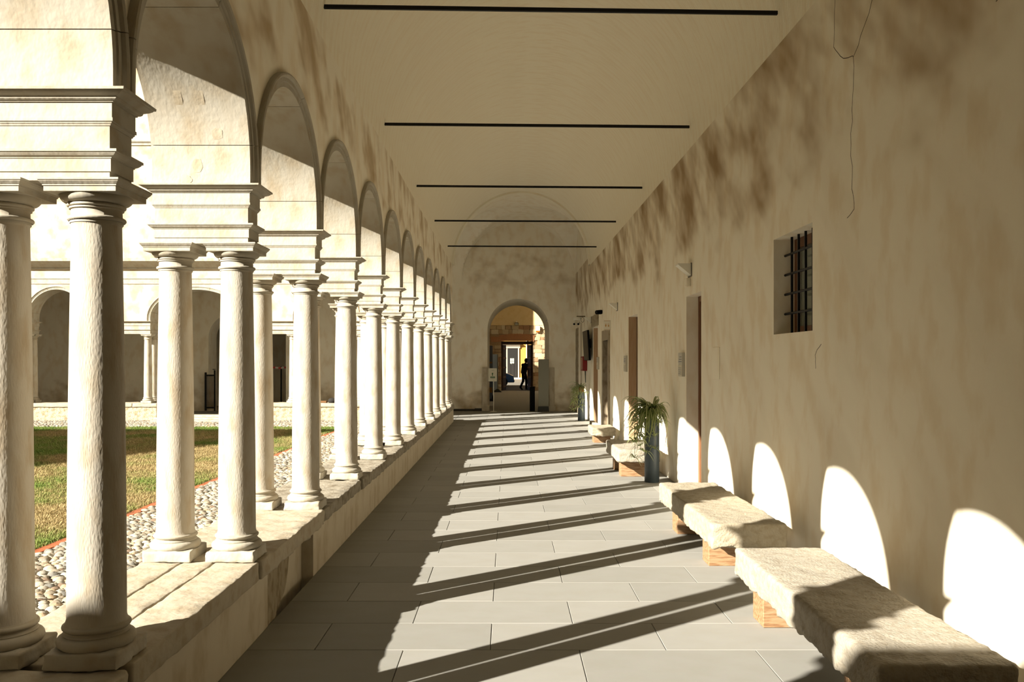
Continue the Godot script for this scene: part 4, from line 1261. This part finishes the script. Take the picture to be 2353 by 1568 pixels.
	m = MB.new(); m.span(1.0, 1.12, 0.0, 2.95, DF - 0.10, DF, 0.01); obj("door_surround", m, plain(Color(0.86, 0.78, 0.6), 0.8), hs)
	m = MB.new()
	m.prism([Vector2(0, 2.95), Vector2(-0.12, 2.95), Vector2(-0.12, 3.10), Vector2(-0.2, 3.16), Vector2(-0.2, 3.24), Vector2(-0.42, 3.36), Vector2(-0.42, 3.46), Vector2(0, 3.5)], func(q, t): return P(t, q.y, DF + q.x), -0.9, 1.2)
	obj("cornice", m, plain(Color(0.66, 0.62, 0.55), 0.8), hs)
	m = MB.new(); m.span(0.0, 1.5, 0.0, 0.16, DF - 0.6, DF, 0.01); obj("step", m, plain(Color(0.8, 0.76, 0.66), 0.8), hs)
	m = MB.new(); m.tube(P(1.82, 0, DF - 0.08), P(1.82, 9, DF - 0.08), 0.05, 0.05, 10); obj("downpipe", m, M.white_paint, hs)
	var fd := thing("street_door", "tall black door with a four-pane light across the street", "door", P(0.51, 0.16, DF - 0.04))
	m = MB.new(); m.box(Vector3(0, 1.39, 0), Vector3(0.96, 2.78, 0.08), 0.006); obj("door_leaf", m, plain(Color(0.10, 0.09, 0.075), 0.9), fd)
	for k in 3:
		m = MB.new(); m.box(Vector3(-0.3 + 0.3 * k, 0.75, 0.045), Vector3(0.24, 1.2, 0.02), 0.006); obj("board", m, plain(Color(0.12, 0.10, 0.08), 0.9), fd)
	for e in [[-0.1, 0.14], [0.1, 0.14], [-0.1, -0.14], [0.1, -0.14]]:
		m = MB.new(); m.box(Vector3(-0.07 + e[0], 1.56 + e[1], 0.045), Vector3(0.17, 0.25, 0.012)); obj("pane", m, plain(Color(0.72, 0.74, 0.66), 0.3), fd)

func text(parent: Node, called: String, words: String, size: float, at: Vector3, mat: Material):
	var t := TextMesh.new()
	t.text = words
	var f := SystemFont.new()
	f.font_names = PackedStringArray(["Droid Sans"])
	f.font_weight = 700
	t.font = f
	t.font_size = 32
	t.pixel_size = size / 32.0
	t.depth = 0.001
	put(called, t, mat, parent, at)

# ---------- plants ----------
func leaf_mesh(length: float, width: float, rise: float, droop: float, twist: float) -> ArrayMesh:
	var m := MB.new()
	m.use_col = true
	var edge := Color(0.13, 0.19, 0.035)
	var core := Color(0.50, 0.50, 0.28)
	var n := 9
	var pt := func(t: float): return Vector3(length * (t - 0.18 * t * t), length * (rise * t - droop * t * t), sin(t * 2.2) * twist * length)
	for i in n:
		var t0 := float(i) / n; var t1 := float(i + 1) / n
		var p0: Vector3 = pt.call(t0); var p1: Vector3 = pt.call(t1)
		var w0 := width * (0.55 + 0.9 * t0 - 1.42 * t0 * t0); var w1 := width * (0.55 + 0.9 * t1 - 1.42 * t1 * t1)
		for s in [-1, 1]:
			var e0 := p0 + Vector3(0, w0 * 0.35, s * w0); var e1 := p1 + Vector3(0, w1 * 0.35, s * w1)
			var c0 := p0 + Vector3(0, w0 * 0.12, s * w0 * 0.35); var c1 := p1 + Vector3(0, w1 * 0.12, s * w1 * 0.35)
			m.col = core
			m.quad(p0, p1, c1, c0) if s < 0 else m.quad(c0, c1, p1, p0)
			m.col = edge
			m.quad(c0, c1, e1, e0) if s < 0 else m.quad(e0, e1, c1, c0)
	return m.done()

func build_plants():
	var lm := plain(Color.WHITE, 0.55)
	lm.vertex_color_use_as_albedo = true
	lm.backlight_enabled = true
	lm.backlight = Color(0.20, 0.24, 0.06)
	var leaves := []
	for v in 10:
		var q: float = v / 9.0
		leaves.append(leaf_mesh(0.40 + 0.06 * sin(v * 2.1), 0.020, lerpf(1.35, 0.55, q), lerpf(1.25, 1.75, q) * 0.85, 0.10 * sin(v * 1.7)))
	var blue := grain(Color(0.22, 0.26, 0.285), 0.08, Vector3(3, 1, 3), 0.02, 0.05, 0.45, 500)
	var spots := [[1.985, 11.66, 0.87, 150, 1.15, "between the first and second doors from the window"], [2.07, 23.75, 0.80, 70, 0.95, "beside the wall screen near the doorway"]]
	for k in 2:
		var s = spots[k]
		var pl := thing("cylinder_planter", "tall blue-grey cylinder planter %s" % s[5], "planter", P(s[0], 0, s[1]), 0.0, "tall cylinder planters")
		var m := MB.new()
		m.lathe([[0.0, 0.0, 1], [0.098, 0.0, 1], [0.101, 0.004, 2], [0.101, s[2] - 0.03, 2], [0.101, s[2] - 0.002, 2], [0.096, s[2], 3], [0.090, s[2] - 0.003, 4], [0.090, s[2] - 0.05, 4], [0.0, s[2] - 0.05, 5]], 40)
		obj("cylinder", m, blue, pl)
		m = MB.new()
		m.lathe([[0.101, s[2] - 0.035, 1], [0.1045, s[2] - 0.033, 1], [0.1045, s[2] - 0.022, 2], [0.101, s[2] - 0.02, 3]], 40)
		obj("rim_ring", m, blue, pl)
		var plant := thing("spider_plant", "bushy variegated spider plant in the planter %s" % s[5], "plant", P(s[0], s[2], s[1]), 0.0, "spider plants")
		m = MB.new()
		var terra := plain(Color(0.60, 0.27, 0.12), 0.8)
		var pot_y := -0.04 if k == 0 else 0.0
		m.lathe([[0.0, pot_y, 1], [0.062, pot_y, 1], [0.080, pot_y + 0.12, 2], [0.087, pot_y + 0.12, 3], [0.087, pot_y + 0.145, 4], [0.078, pot_y + 0.145, 5], [0.074, pot_y + 0.11, 6], [0.0, pot_y + 0.11, 7]], 28)
		obj("pot", m, plain(Color(0.12, 0.16, 0.12), 0.7) if k == 0 else terra, plant)
		var y0 := pot_y + 0.11
		for i in s[3]:
			var q := rng.randf()
			var o := put("leaf", leaves[int(q * 9.99)], lm, plant, Vector3(rng.randf_range(-0.03, 0.03), y0, rng.randf_range(-0.03, 0.03)))
			var sc: float = s[4] * rng.randf_range(0.7, 1.25)
			var turn := rng.randf() * TAU
			if cos(turn) > -0.1: sc = min(sc, (XR - s[0] - 0.06) / (0.47 * max(cos(turn), 0.4)))      # the wall is close
			o.basis = Basis(Vector3.UP, turn) * Basis(Vector3.RIGHT, rng.randf_range(-0.3, 0.3)) * Basis.from_scale(Vector3(sc, sc, sc))
		# runners with plantlets
		var runs := [[PI * 1.06, 0.24, 0.36, 5], [PI * 1.13, 0.21, 0.30, 5], [PI * 1.10, 0.19, 0.44, 5], [PI * 1.25, 0.16, 0.52, 2], [PI * 1.12, 0.27, 0.60, 2], [PI * 1.55, 0.13, 0.48, 2], [PI * 1.65, 0.20, 0.12, 1]]
		for r in runs:
			m = MB.new()
			var pts := []
			var dirv := Vector3(cos(r[0]), 0, -sin(r[0]))
			for i in 13:
				var t := i / 12.0
				pts.append(Vector3(0, y0, 0) + dirv * r[1] * sin(min(t * 1.9, 1.0) * PI / 2) + Vector3.UP * (0.22 * t - (r[2] + 0.22) * t * t))
			m.path(pts, 0.0022, 5)
			var rn := obj("runner", m, plain(Color(0.45, 0.44, 0.22), 0.7), plant)
			for j in r[3]:
				var at: Vector3 = pts[12 - j * 2]
				for i in 11:
					var o := put("leaflet", leaves[rng.randi() % 10], lm, rn, at)
					var sc := rng.randf_range(0.32, 0.55)
					o.basis = Basis(Vector3.UP, rng.randf() * TAU) * Basis(Vector3.RIGHT, rng.randf_range(-0.5, 0.5)) * Basis.from_scale(Vector3(sc, sc, sc))

# ---------- the walker and the car ----------
func sdf_mesh(bones: Array, cell: float) -> ArrayMesh:
	# bones: [a, b, ra, rb, blend]; smooth union of tapered capsules, meshed with surface nets
	var lo := Vector3.ONE * 1e9; var hi := -lo
	for b in bones:
		var r: float = max(b[2], b[3]) + 0.03
		for p in [b[0], b[1]]:
			lo = lo.min(p - Vector3.ONE * r); hi = hi.max(p + Vector3.ONE * r)
	var nx := int((hi.x - lo.x) / cell) + 3; var ny := int((hi.y - lo.y) / cell) + 3; var nz := int((hi.z - lo.z) / cell) + 3
	var f := PackedFloat32Array()
	f.resize(nx * ny * nz); f.fill(1.0)
	for b in bones:
		var a: Vector3 = b[0]; var e: Vector3 = b[1]
		var ra: float = b[2]; var rb: float = b[3]; var k: float = b[4]
		var pad: float = max(ra, rb) + k + cell * 2.0
		var c0 := ((a.min(e) - Vector3.ONE * pad - lo) / cell).floor(); var c1 := ((a.max(e) + Vector3.ONE * pad - lo) / cell).ceil()
		var ae := e - a; var l2: float = max(ae.length_squared(), 1e-8)
		for z in range(max(0, int(c0.z)), min(nz, int(c1.z) + 1)):
			for y in range(max(0, int(c0.y)), min(ny, int(c1.y) + 1)):
				for x in range(max(0, int(c0.x)), min(nx, int(c1.x) + 1)):
					var p := lo + Vector3(x, y, z) * cell
					var t: float = clamp((p - a).dot(ae) / l2, 0.0, 1.0)
					var d := (p - a - ae * t).length() - lerpf(ra, rb, t)
					var i := x + nx * (y + ny * z)
					var g := f[i]
					var h: float = max(k - abs(d - g), 0.0) / k
					f[i] = min(d, g) - h * h * k * 0.25
	var vid := {}
	var verts := PackedVector3Array()
	var idx := PackedInt32Array()
	var corner := [0, 1, nx, nx + 1, nx * ny, nx * ny + 1, nx * ny + nx, nx * ny + nx + 1]
	for z in nz - 1:
		for y in ny - 1:
			for x in nx - 1:
				var i := x + nx * (y + ny * z)
				var s := 0
				for c in 8: if f[i + corner[c]] < 0.0: s += 1
				if s == 0 or s == 8: continue
				var sum := Vector3.ZERO; var cnt := 0
				for e in [[0, 1], [2, 3], [4, 5], [6, 7], [0, 2], [1, 3], [4, 6], [5, 7], [0, 4], [1, 5], [2, 6], [3, 7]]:
					var va := f[i + corner[e[0]]]; var vb := f[i + corner[e[1]]]
					if (va < 0.0) != (vb < 0.0):
						var t := va / (va - vb)
						var pa := Vector3(e[0] & 1, (e[0] >> 1) & 1, e[0] >> 2); var pb := Vector3(e[1] & 1, (e[1] >> 1) & 1, e[1] >> 2)
						sum += pa.lerp(pb, t); cnt += 1
				vid[i] = verts.size()
				verts.append(lo + (Vector3(x, y, z) + sum / cnt) * cell)
	var step := [1, nx, nx * ny]
	for z in range(1, nz - 1):
		for y in range(1, ny - 1):
			for x in range(1, nx - 1):
				var i := x + nx * (y + ny * z)
				for ax in 3:
					var va := f[i]; var vb := f[i + step[ax]]
					if (va < 0.0) == (vb < 0.0): continue
					var u: int = step[(ax + 1) % 3]; var v: int = step[(ax + 2) % 3]
					var q := [i - u - v, i - v, i, i - u]
					if not (vid.has(q[0]) and vid.has(q[1]) and vid.has(q[2]) and vid.has(q[3])): continue
					if va > 0.0: q.reverse()
					for t in [0, 2, 1, 0, 3, 2]: idx.append(vid[q[t]])
	var st := SurfaceTool.new()
	st.begin(Mesh.PRIMITIVE_TRIANGLES)
	st.set_smooth_group(0)
	for i in idx: st.add_vertex(verts[i])
	st.generate_normals()
	return st.commit()

func hand_bones(w: Vector3, dir: Vector3, side: Vector3) -> Array:
	# palm and five bent fingers
	var out := []
	var nrm := dir.cross(side).normalized()
	out.append([w, w + dir * 0.07 + side * 0.018, 0.026, 0.022, 0.015]); out.append([w, w + dir * 0.075 - side * 0.018, 0.026, 0.021, 0.015])
	var lens := [0.068, 0.078, 0.072, 0.056]
	for i in 4:
		var b := w + dir * 0.078 + side * (0.030 - 0.020 * i)
		var mid: Vector3 = b + (dir * 0.9 + nrm * 0.3).normalized() * lens[i] * 0.5
		var tip: Vector3 = mid + (dir * 0.55 + nrm * 0.8).normalized() * lens[i] * 0.5
		out.append([b, mid, 0.0095, 0.0088, 0.004]); out.append([mid, tip, 0.0088, 0.0078, 0.004])
	var tb := w + dir * 0.025 + side * 0.030
	out.append([tb, tb + (dir + side * 0.8).normalized() * 0.035, 0.0115, 0.010, 0.006])
	out.append([tb + (dir + side * 0.8).normalized() * 0.035, tb + (dir + side * 0.8).normalized() * 0.035 + (dir + nrm * 0.5).normalized() * 0.03, 0.010, 0.0085, 0.004])
	return out

func build_walker():
	var at := P(0.99, 0.0, 50.15)
	var t := thing("person", "person in dark clothes walking away, carrying a backpack", "person", at)
	var V := func(x, y, z): return Vector3(x, y, z)
	var pel := Vector3(0.0, 0.97, 0); var chest := Vector3(0.05, 1.36, -0.03); var neck := Vector3(0.085, 1.56, -0.05); var head := Vector3(0.125, 1.70, -0.07)
	var hipL := Vector3(-0.06, 0.93, 0.06); var kneeL := Vector3(-0.06, 0.52, 0.04); var ankL := Vector3(-0.22, 0.17, 0.13); var toeL := Vector3(-0.13, 0.035, 0.07)
	var hipR := Vector3(0.06, 0.93, -0.06); var kneeR := Vector3(0.13, 0.51, -0.12); var ankR := Vector3(0.12, 0.085, -0.10); var toeR := Vector3(0.25, 0.035, -0.20)
	var shL := Vector3(-0.08, 1.47, 0.11); var elL := Vector3(-0.10, 1.18, 0.17); var wrL := Vector3(-0.01, 0.95, 0.20)
	var shR := Vector3(0.17, 1.47, -0.16); var elR := Vector3(0.24, 1.19, -0.18); var wrR := Vector3(0.33, 0.98, -0.24)
	var body := [[pel, chest, 0.125, 0.135, 0.06], [chest, neck, 0.11, 0.052, 0.06], [neck, head, 0.05, 0.06, 0.03], [head, head + V.call(0.012, 0.075, -0.01), 0.088, 0.085, 0.03], [head + V.call(0.03, -0.06, -0.03), head + V.call(0.045, -0.055, -0.05), 0.05, 0.045, 0.03], [head + V.call(0.085, 0.01, -0.075), head + V.call(0.10, -0.015, -0.085), 0.014, 0.012, 0.015],
		[head + V.call(-0.03, 0.01, 0.085), head + V.call(-0.03, 0.03, 0.088), 0.016, 0.014, 0.008], [head + V.call(0.04, 0.01, -0.10), head + V.call(0.04, 0.03, -0.10), 0.016, 0.014, 0.008],
		[shL, shR, 0.075, 0.075, 0.06], [shL, elL, 0.050, 0.042, 0.03], [elL, wrL, 0.041, 0.028, 0.02], [shR, elR, 0.050, 0.042, 0.03], [elR, wrR, 0.041, 0.028, 0.02],
		[hipL, kneeL, 0.085, 0.058, 0.05], [kneeL, ankL, 0.058, 0.040, 0.03], [ankL, toeL, 0.042, 0.036, 0.02], [hipR, kneeR, 0.085, 0.058, 0.05], [kneeR, ankR, 0.058, 0.040, 0.03], [ankR, toeR, 0.042, 0.036, 0.02]]
	var skin := plain(Color(0.55, 0.38, 0.28), 0.6)
	var st := SurfaceTool.new()
	st.begin(Mesh.PRIMITIVE_TRIANGLES)
	st.append_from(sdf_mesh(body, 0.018), 0, Transform3D())
	st.append_from(sdf_mesh([[elL.lerp(wrL, 0.85), wrL, 0.029, 0.027, 0.01]] + hand_bones(wrL, (wrL - elL).normalized(), Vector3(0.4, 0.1, 0.9).normalized()), 0.005), 0, Transform3D())
	st.append_from(sdf_mesh([[elR.lerp(wrR, 0.85), wrR, 0.029, 0.027, 0.01]] + hand_bones(wrR, (wrR - elR).normalized(), Vector3(0.4, 0.1, 0.9).normalized()), 0.005), 0, Transform3D())
	put("body", st.commit(), skin, t)
	var jacket := [[pel + Vector3(0, 0.02, 0), chest, 0.150, 0.155, 0.06], [chest, neck + Vector3(-0.005, -0.06, 0), 0.13, 0.075, 0.06], [neck + Vector3(-0.05, -0.05, 0.03), neck + Vector3(-0.02, -0.02, -0.03), 0.065, 0.06, 0.03], [shL, shR, 0.092, 0.092, 0.06], [shL, elL, 0.066, 0.056, 0.03], [elL, elL.lerp(wrL, 0.93), 0.055, 0.040, 0.02], [shR, elR, 0.066, 0.056, 0.03], [elR, elR.lerp(wrR, 0.93), 0.055, 0.040, 0.02]]
	put("jacket", sdf_mesh(jacket, 0.02), plain(Color(0.045, 0.045, 0.05), 0.85), t)
	var trousers := [[pel + Vector3(0, 0.02, 0.03), pel + Vector3(0, 0.02, -0.03), 0.135, 0.135, 0.05], [hipL, kneeL, 0.100, 0.075, 0.05], [kneeL, ankL, 0.074, 0.062, 0.03], [hipR, kneeR, 0.100, 0.075, 0.05], [kneeR, ankR + Vector3(0, 0.03, 0), 0.074, 0.062, 0.03]]
	put("trousers", sdf_mesh(trousers, 0.02), plain(Color(0.03, 0.032, 0.045), 0.9), t)
	put("shoe", sdf_mesh([[ankL, toeL, 0.052, 0.044, 0.02], [ankL + Vector3(-0.02, -0.035, 0.01), toeL, 0.040, 0.040, 0.02]], 0.014), plain(Color(0.10, 0.08, 0.07), 0.6), t)
	put("shoe", sdf_mesh([[ankR + Vector3(0, -0.02, 0), toeR, 0.050, 0.044, 0.02], [ankR + Vector3(-0.03, -0.042, 0.02), toeR, 0.040, 0.038, 0.02]], 0.014), plain(Color(0.10, 0.08, 0.07), 0.6), t)
	put("hair", sdf_mesh([[head + Vector3(-0.015, 0.035, 0.012), head + Vector3(0.0, 0.085, 0.0), 0.090, 0.088, 0.03], [head + Vector3(-0.03, -0.03, 0.03), head + Vector3(-0.03, 0.04, 0.03), 0.065, 0.08, 0.03]], 0.014), plain(Color(0.06, 0.045, 0.035), 0.7), t)
	var bp := thing("backpack", "rounded black backpack on the walking person's back", "backpack", at)
	put("bag", sdf_mesh([[Vector3(-0.09, 1.04, 0.15), Vector3(-0.06, 1.36, 0.14), 0.115, 0.10, 0.05], [Vector3(-0.02, 1.04, 0.19), Vector3(0.02, 1.36, 0.17), 0.115, 0.10, 0.05]], 0.02), plain(Color(0.02, 0.02, 0.024), 0.8), bp)
	put("front_pocket", sdf_mesh([[Vector3(-0.06, 1.0, 0.27), Vector3(-0.04, 1.14, 0.27), 0.06, 0.055, 0.03], [Vector3(-0.04, 1.0, 0.28), Vector3(0.0, 1.14, 0.28), 0.06, 0.055, 0.03]], 0.016), plain(Color(0.03, 0.03, 0.034), 0.8), bp)
	for s in [[shL, elL], [shR, elR]]:
		var m := MB.new()
		var pts := []
		for k in 9:
			var a := -0.6 + 2.6 * k / 8.0
			pts.append(s[0].lerp(chest, 0.45) + Vector3(0.10 * cos(a + 1.6) - 0.02, 0.10 * sin(a + 1.0), -0.10 * cos(a + 1.6) * 0.8))
		m.path(pts, 0.016, 6)
		obj("shoulder_strap", m, plain(Color(0.02, 0.02, 0.022), 0.8), bp)

func build_car():
	var t := thing("blue_car", "small blue parked car, nose showing beyond the wooden door", "car", P(-1.50, 0.0, 57.6))
	var paint := plain(Color(0.24, 0.46, 0.74), 0.3, 0.0)
	paint.clearcoat_enabled = true; paint.clearcoat = 0.8; paint.clearcoat_roughness = 0.1
	# lofted body: side outline drawn in sections across the width
	var low := [[1.93, 0.26], [1.96, 0.42], [1.93, 0.60], [1.86, 0.72], [1.55, 0.86], [1.05, 0.97], [0.98, 0.99], [-1.62, 1.02], [-1.90, 0.92], [-1.96, 0.60], [-1.93, 0.26]]
	var m := MB.new()
	loft(m, low, [[-0.82, 0.94, 0.06], [-0.78, 0.985, 0.02], [-0.55, 1.0, 0.0], [0.0, 1.006, 0.0], [0.55, 1.0, 0.0], [0.78, 0.985, 0.02], [0.82, 0.94, 0.06]])
	obj("body_shell", m, paint, t)
	m = MB.new()
	var cab := [[1.02, 0.97], [0.42, 1.38], [0.10, 1.45], [-0.9, 1.46], [-1.35, 1.40], [-1.72, 1.00]]
	loft(m, cab, [[-0.62, 0.90, 0.0], [-0.58, 0.96, 0.0], [0.0, 1.0, 0.0], [0.58, 0.96, 0.0], [0.62, 0.90, 0.0]])
	obj("cabin_roof", m, paint, t)
	m = MB.new()
	for s in [-1, 1]: m.prism([Vector2(0.86, 1.01), Vector2(0.36, 1.34), Vector2(-0.9, 1.38), Vector2(-1.45, 1.04)], func(p, q): return Vector3(p.x, p.y, q), s * 0.60, s * 0.635)
	obj("side_glass", m, plain(Color(0.05, 0.06, 0.07), 0.08), t)
	m = MB.new()
	m.quad(Vector3(1.04, 0.985, -0.55), Vector3(1.04, 0.985, 0.55), Vector3(0.46, 1.385, 0.48), Vector3(0.46, 1.385, -0.48)); m.quad(Vector3(1.01, 0.965, -0.55), Vector3(1.01, 0.965, 0.55), Vector3(0.43, 1.365, 0.48), Vector3(0.43, 1.365, -0.48))
	obj("windscreen", m, plain(Color(0.10, 0.11, 0.12), 0.06), t)
	for x in [1.22, -1.25]:
		for s in [-1, 1]:
			m = MB.new()
			m.tube(Vector3(x, 0.30, s * 0.64), Vector3(x, 0.30, s * 0.84), 0.30, 0.30, 26)
			var wh := obj("wheel", m, plain(Color(0.03, 0.03, 0.03), 0.8), t)
			m = MB.new(); m.tube(Vector3(x, 0.30, s * 0.835), Vector3(x, 0.30, s * 0.85), 0.19, 0.17, 20); obj("hub_cap", m, plain(Color(0.55, 0.55, 0.56), 0.35, 0.7), wh)
	for s in [-1, 1]:
		m = MB.new(); m.box(Vector3(1.86, 0.66, s * 0.62), Vector3(0.16, 0.12, 0.28), 0.04); obj("headlight", m, plain(Color(0.75, 0.78, 0.80), 0.15), t)
	m = MB.new(); m.box(Vector3(1.93, 0.36, 0), Vector3(0.09, 0.16, 1.55), 0.03); obj("bumper", m, plain(Color(0.05, 0.055, 0.06), 0.6), t)

func loft(m: MB, outline: Array, secs: Array):
	# outline [x, y]; secs [z, scale in x, rise of the lower edge]
	var n := outline.size()
	var f := func(i, k): return Vector3(outline[i][0] * secs[k][1], lerpf(outline[i][1], 0.7, secs[k][2] * 2.0), secs[k][0])
	for k in secs.size() - 1:
		for i in n:
			var j := (i + 1) % n
			m.quad(f.call(i, k), f.call(j, k), f.call(j, k + 1), f.call(i, k + 1), 1 if i < n - 1 else 2)
	for k in [0, secs.size() - 1]:
		var pv := PackedVector2Array()
		for i in n: pv.append(Vector2(f.call(i, k).x, f.call(i, k).y))
		var idx := Geometry2D.triangulate_polygon(pv)
		for i in range(0, idx.size(), 3):
			if k == 0: m.tri(f.call(idx[i], k), f.call(idx[i + 1], k), f.call(idx[i + 2], k))
			else: m.tri(f.call(idx[i], k), f.call(idx[i + 2], k), f.call(idx[i + 1], k))

func _ready():
	rng.seed = 7
	# camera
	var cam := Camera3D.new()
	cam.name = "camera"
	cam.projection = Camera3D.PROJECTION_FRUSTUM
	cam.near = 0.1
	cam.far = 400.0
	cam.size = 0.1 * 1568.0 / 1950.0
	cam.frustum_offset = Vector2((1176.5 - 1166.0) / 1950.0, (832.0 - 784.0) / 1950.0) * 0.1
	cam.position = Vector3(0, EYE, 0)
	add_child(cam)
	cam.current = true
	# sky, sun, exposure
	var env := Environment.new()
	env.background_mode = Environment.BG_SKY
	var sky := ProceduralSkyMaterial.new()
	sky.sky_top_color = Color(0.50, 0.55, 0.60)
	sky.sky_horizon_color = Color(0.80, 0.80, 0.78)
	sky.ground_bottom_color = Color(0.35, 0.33, 0.28)
	sky.ground_horizon_color = Color(0.6, 0.58, 0.52)
	sky.sky_energy_multiplier = 0.5
	sky.sun_angle_max = 1.0
	env.sky = Sky.new()
	env.sky.sky_material = sky
	env.tonemap_mode = Environment.TONE_MAPPER_LINEAR
	env.tonemap_exposure = 1.08
	env.sdfgi_enabled = true
	env.ssao_enabled = true
	env.ssil_enabled = true
	var we := WorldEnvironment.new()
	we.name = "world_environment"
	we.environment = env
	add_child(we)
	var sun := DirectionalLight3D.new()
	sun.name = "sun"
	sun.light_color = Color(1.0, 0.97, 0.915)
	sun.light_energy = 5.4
	sun.light_angular_distance = 0.55
	sun.shadow_enabled = true
	var el := deg_to_rad(25.6)
	var dir := Vector3(0.794 * cos(el), -sin(el), -0.608 * cos(el))
	add_child(sun)
	sun.look_at_from_position(Vector3(-20, 12, 10), Vector3(-20, 12, 10) + dir, Vector3.UP)

	make_materials()
	build_setting()
	build_arcade()
	build_far_wing()
	build_neighbours()
	build_garden()
	build_right_side()
	build_doorway()
	build_plants()
	build_walker()
	build_car()
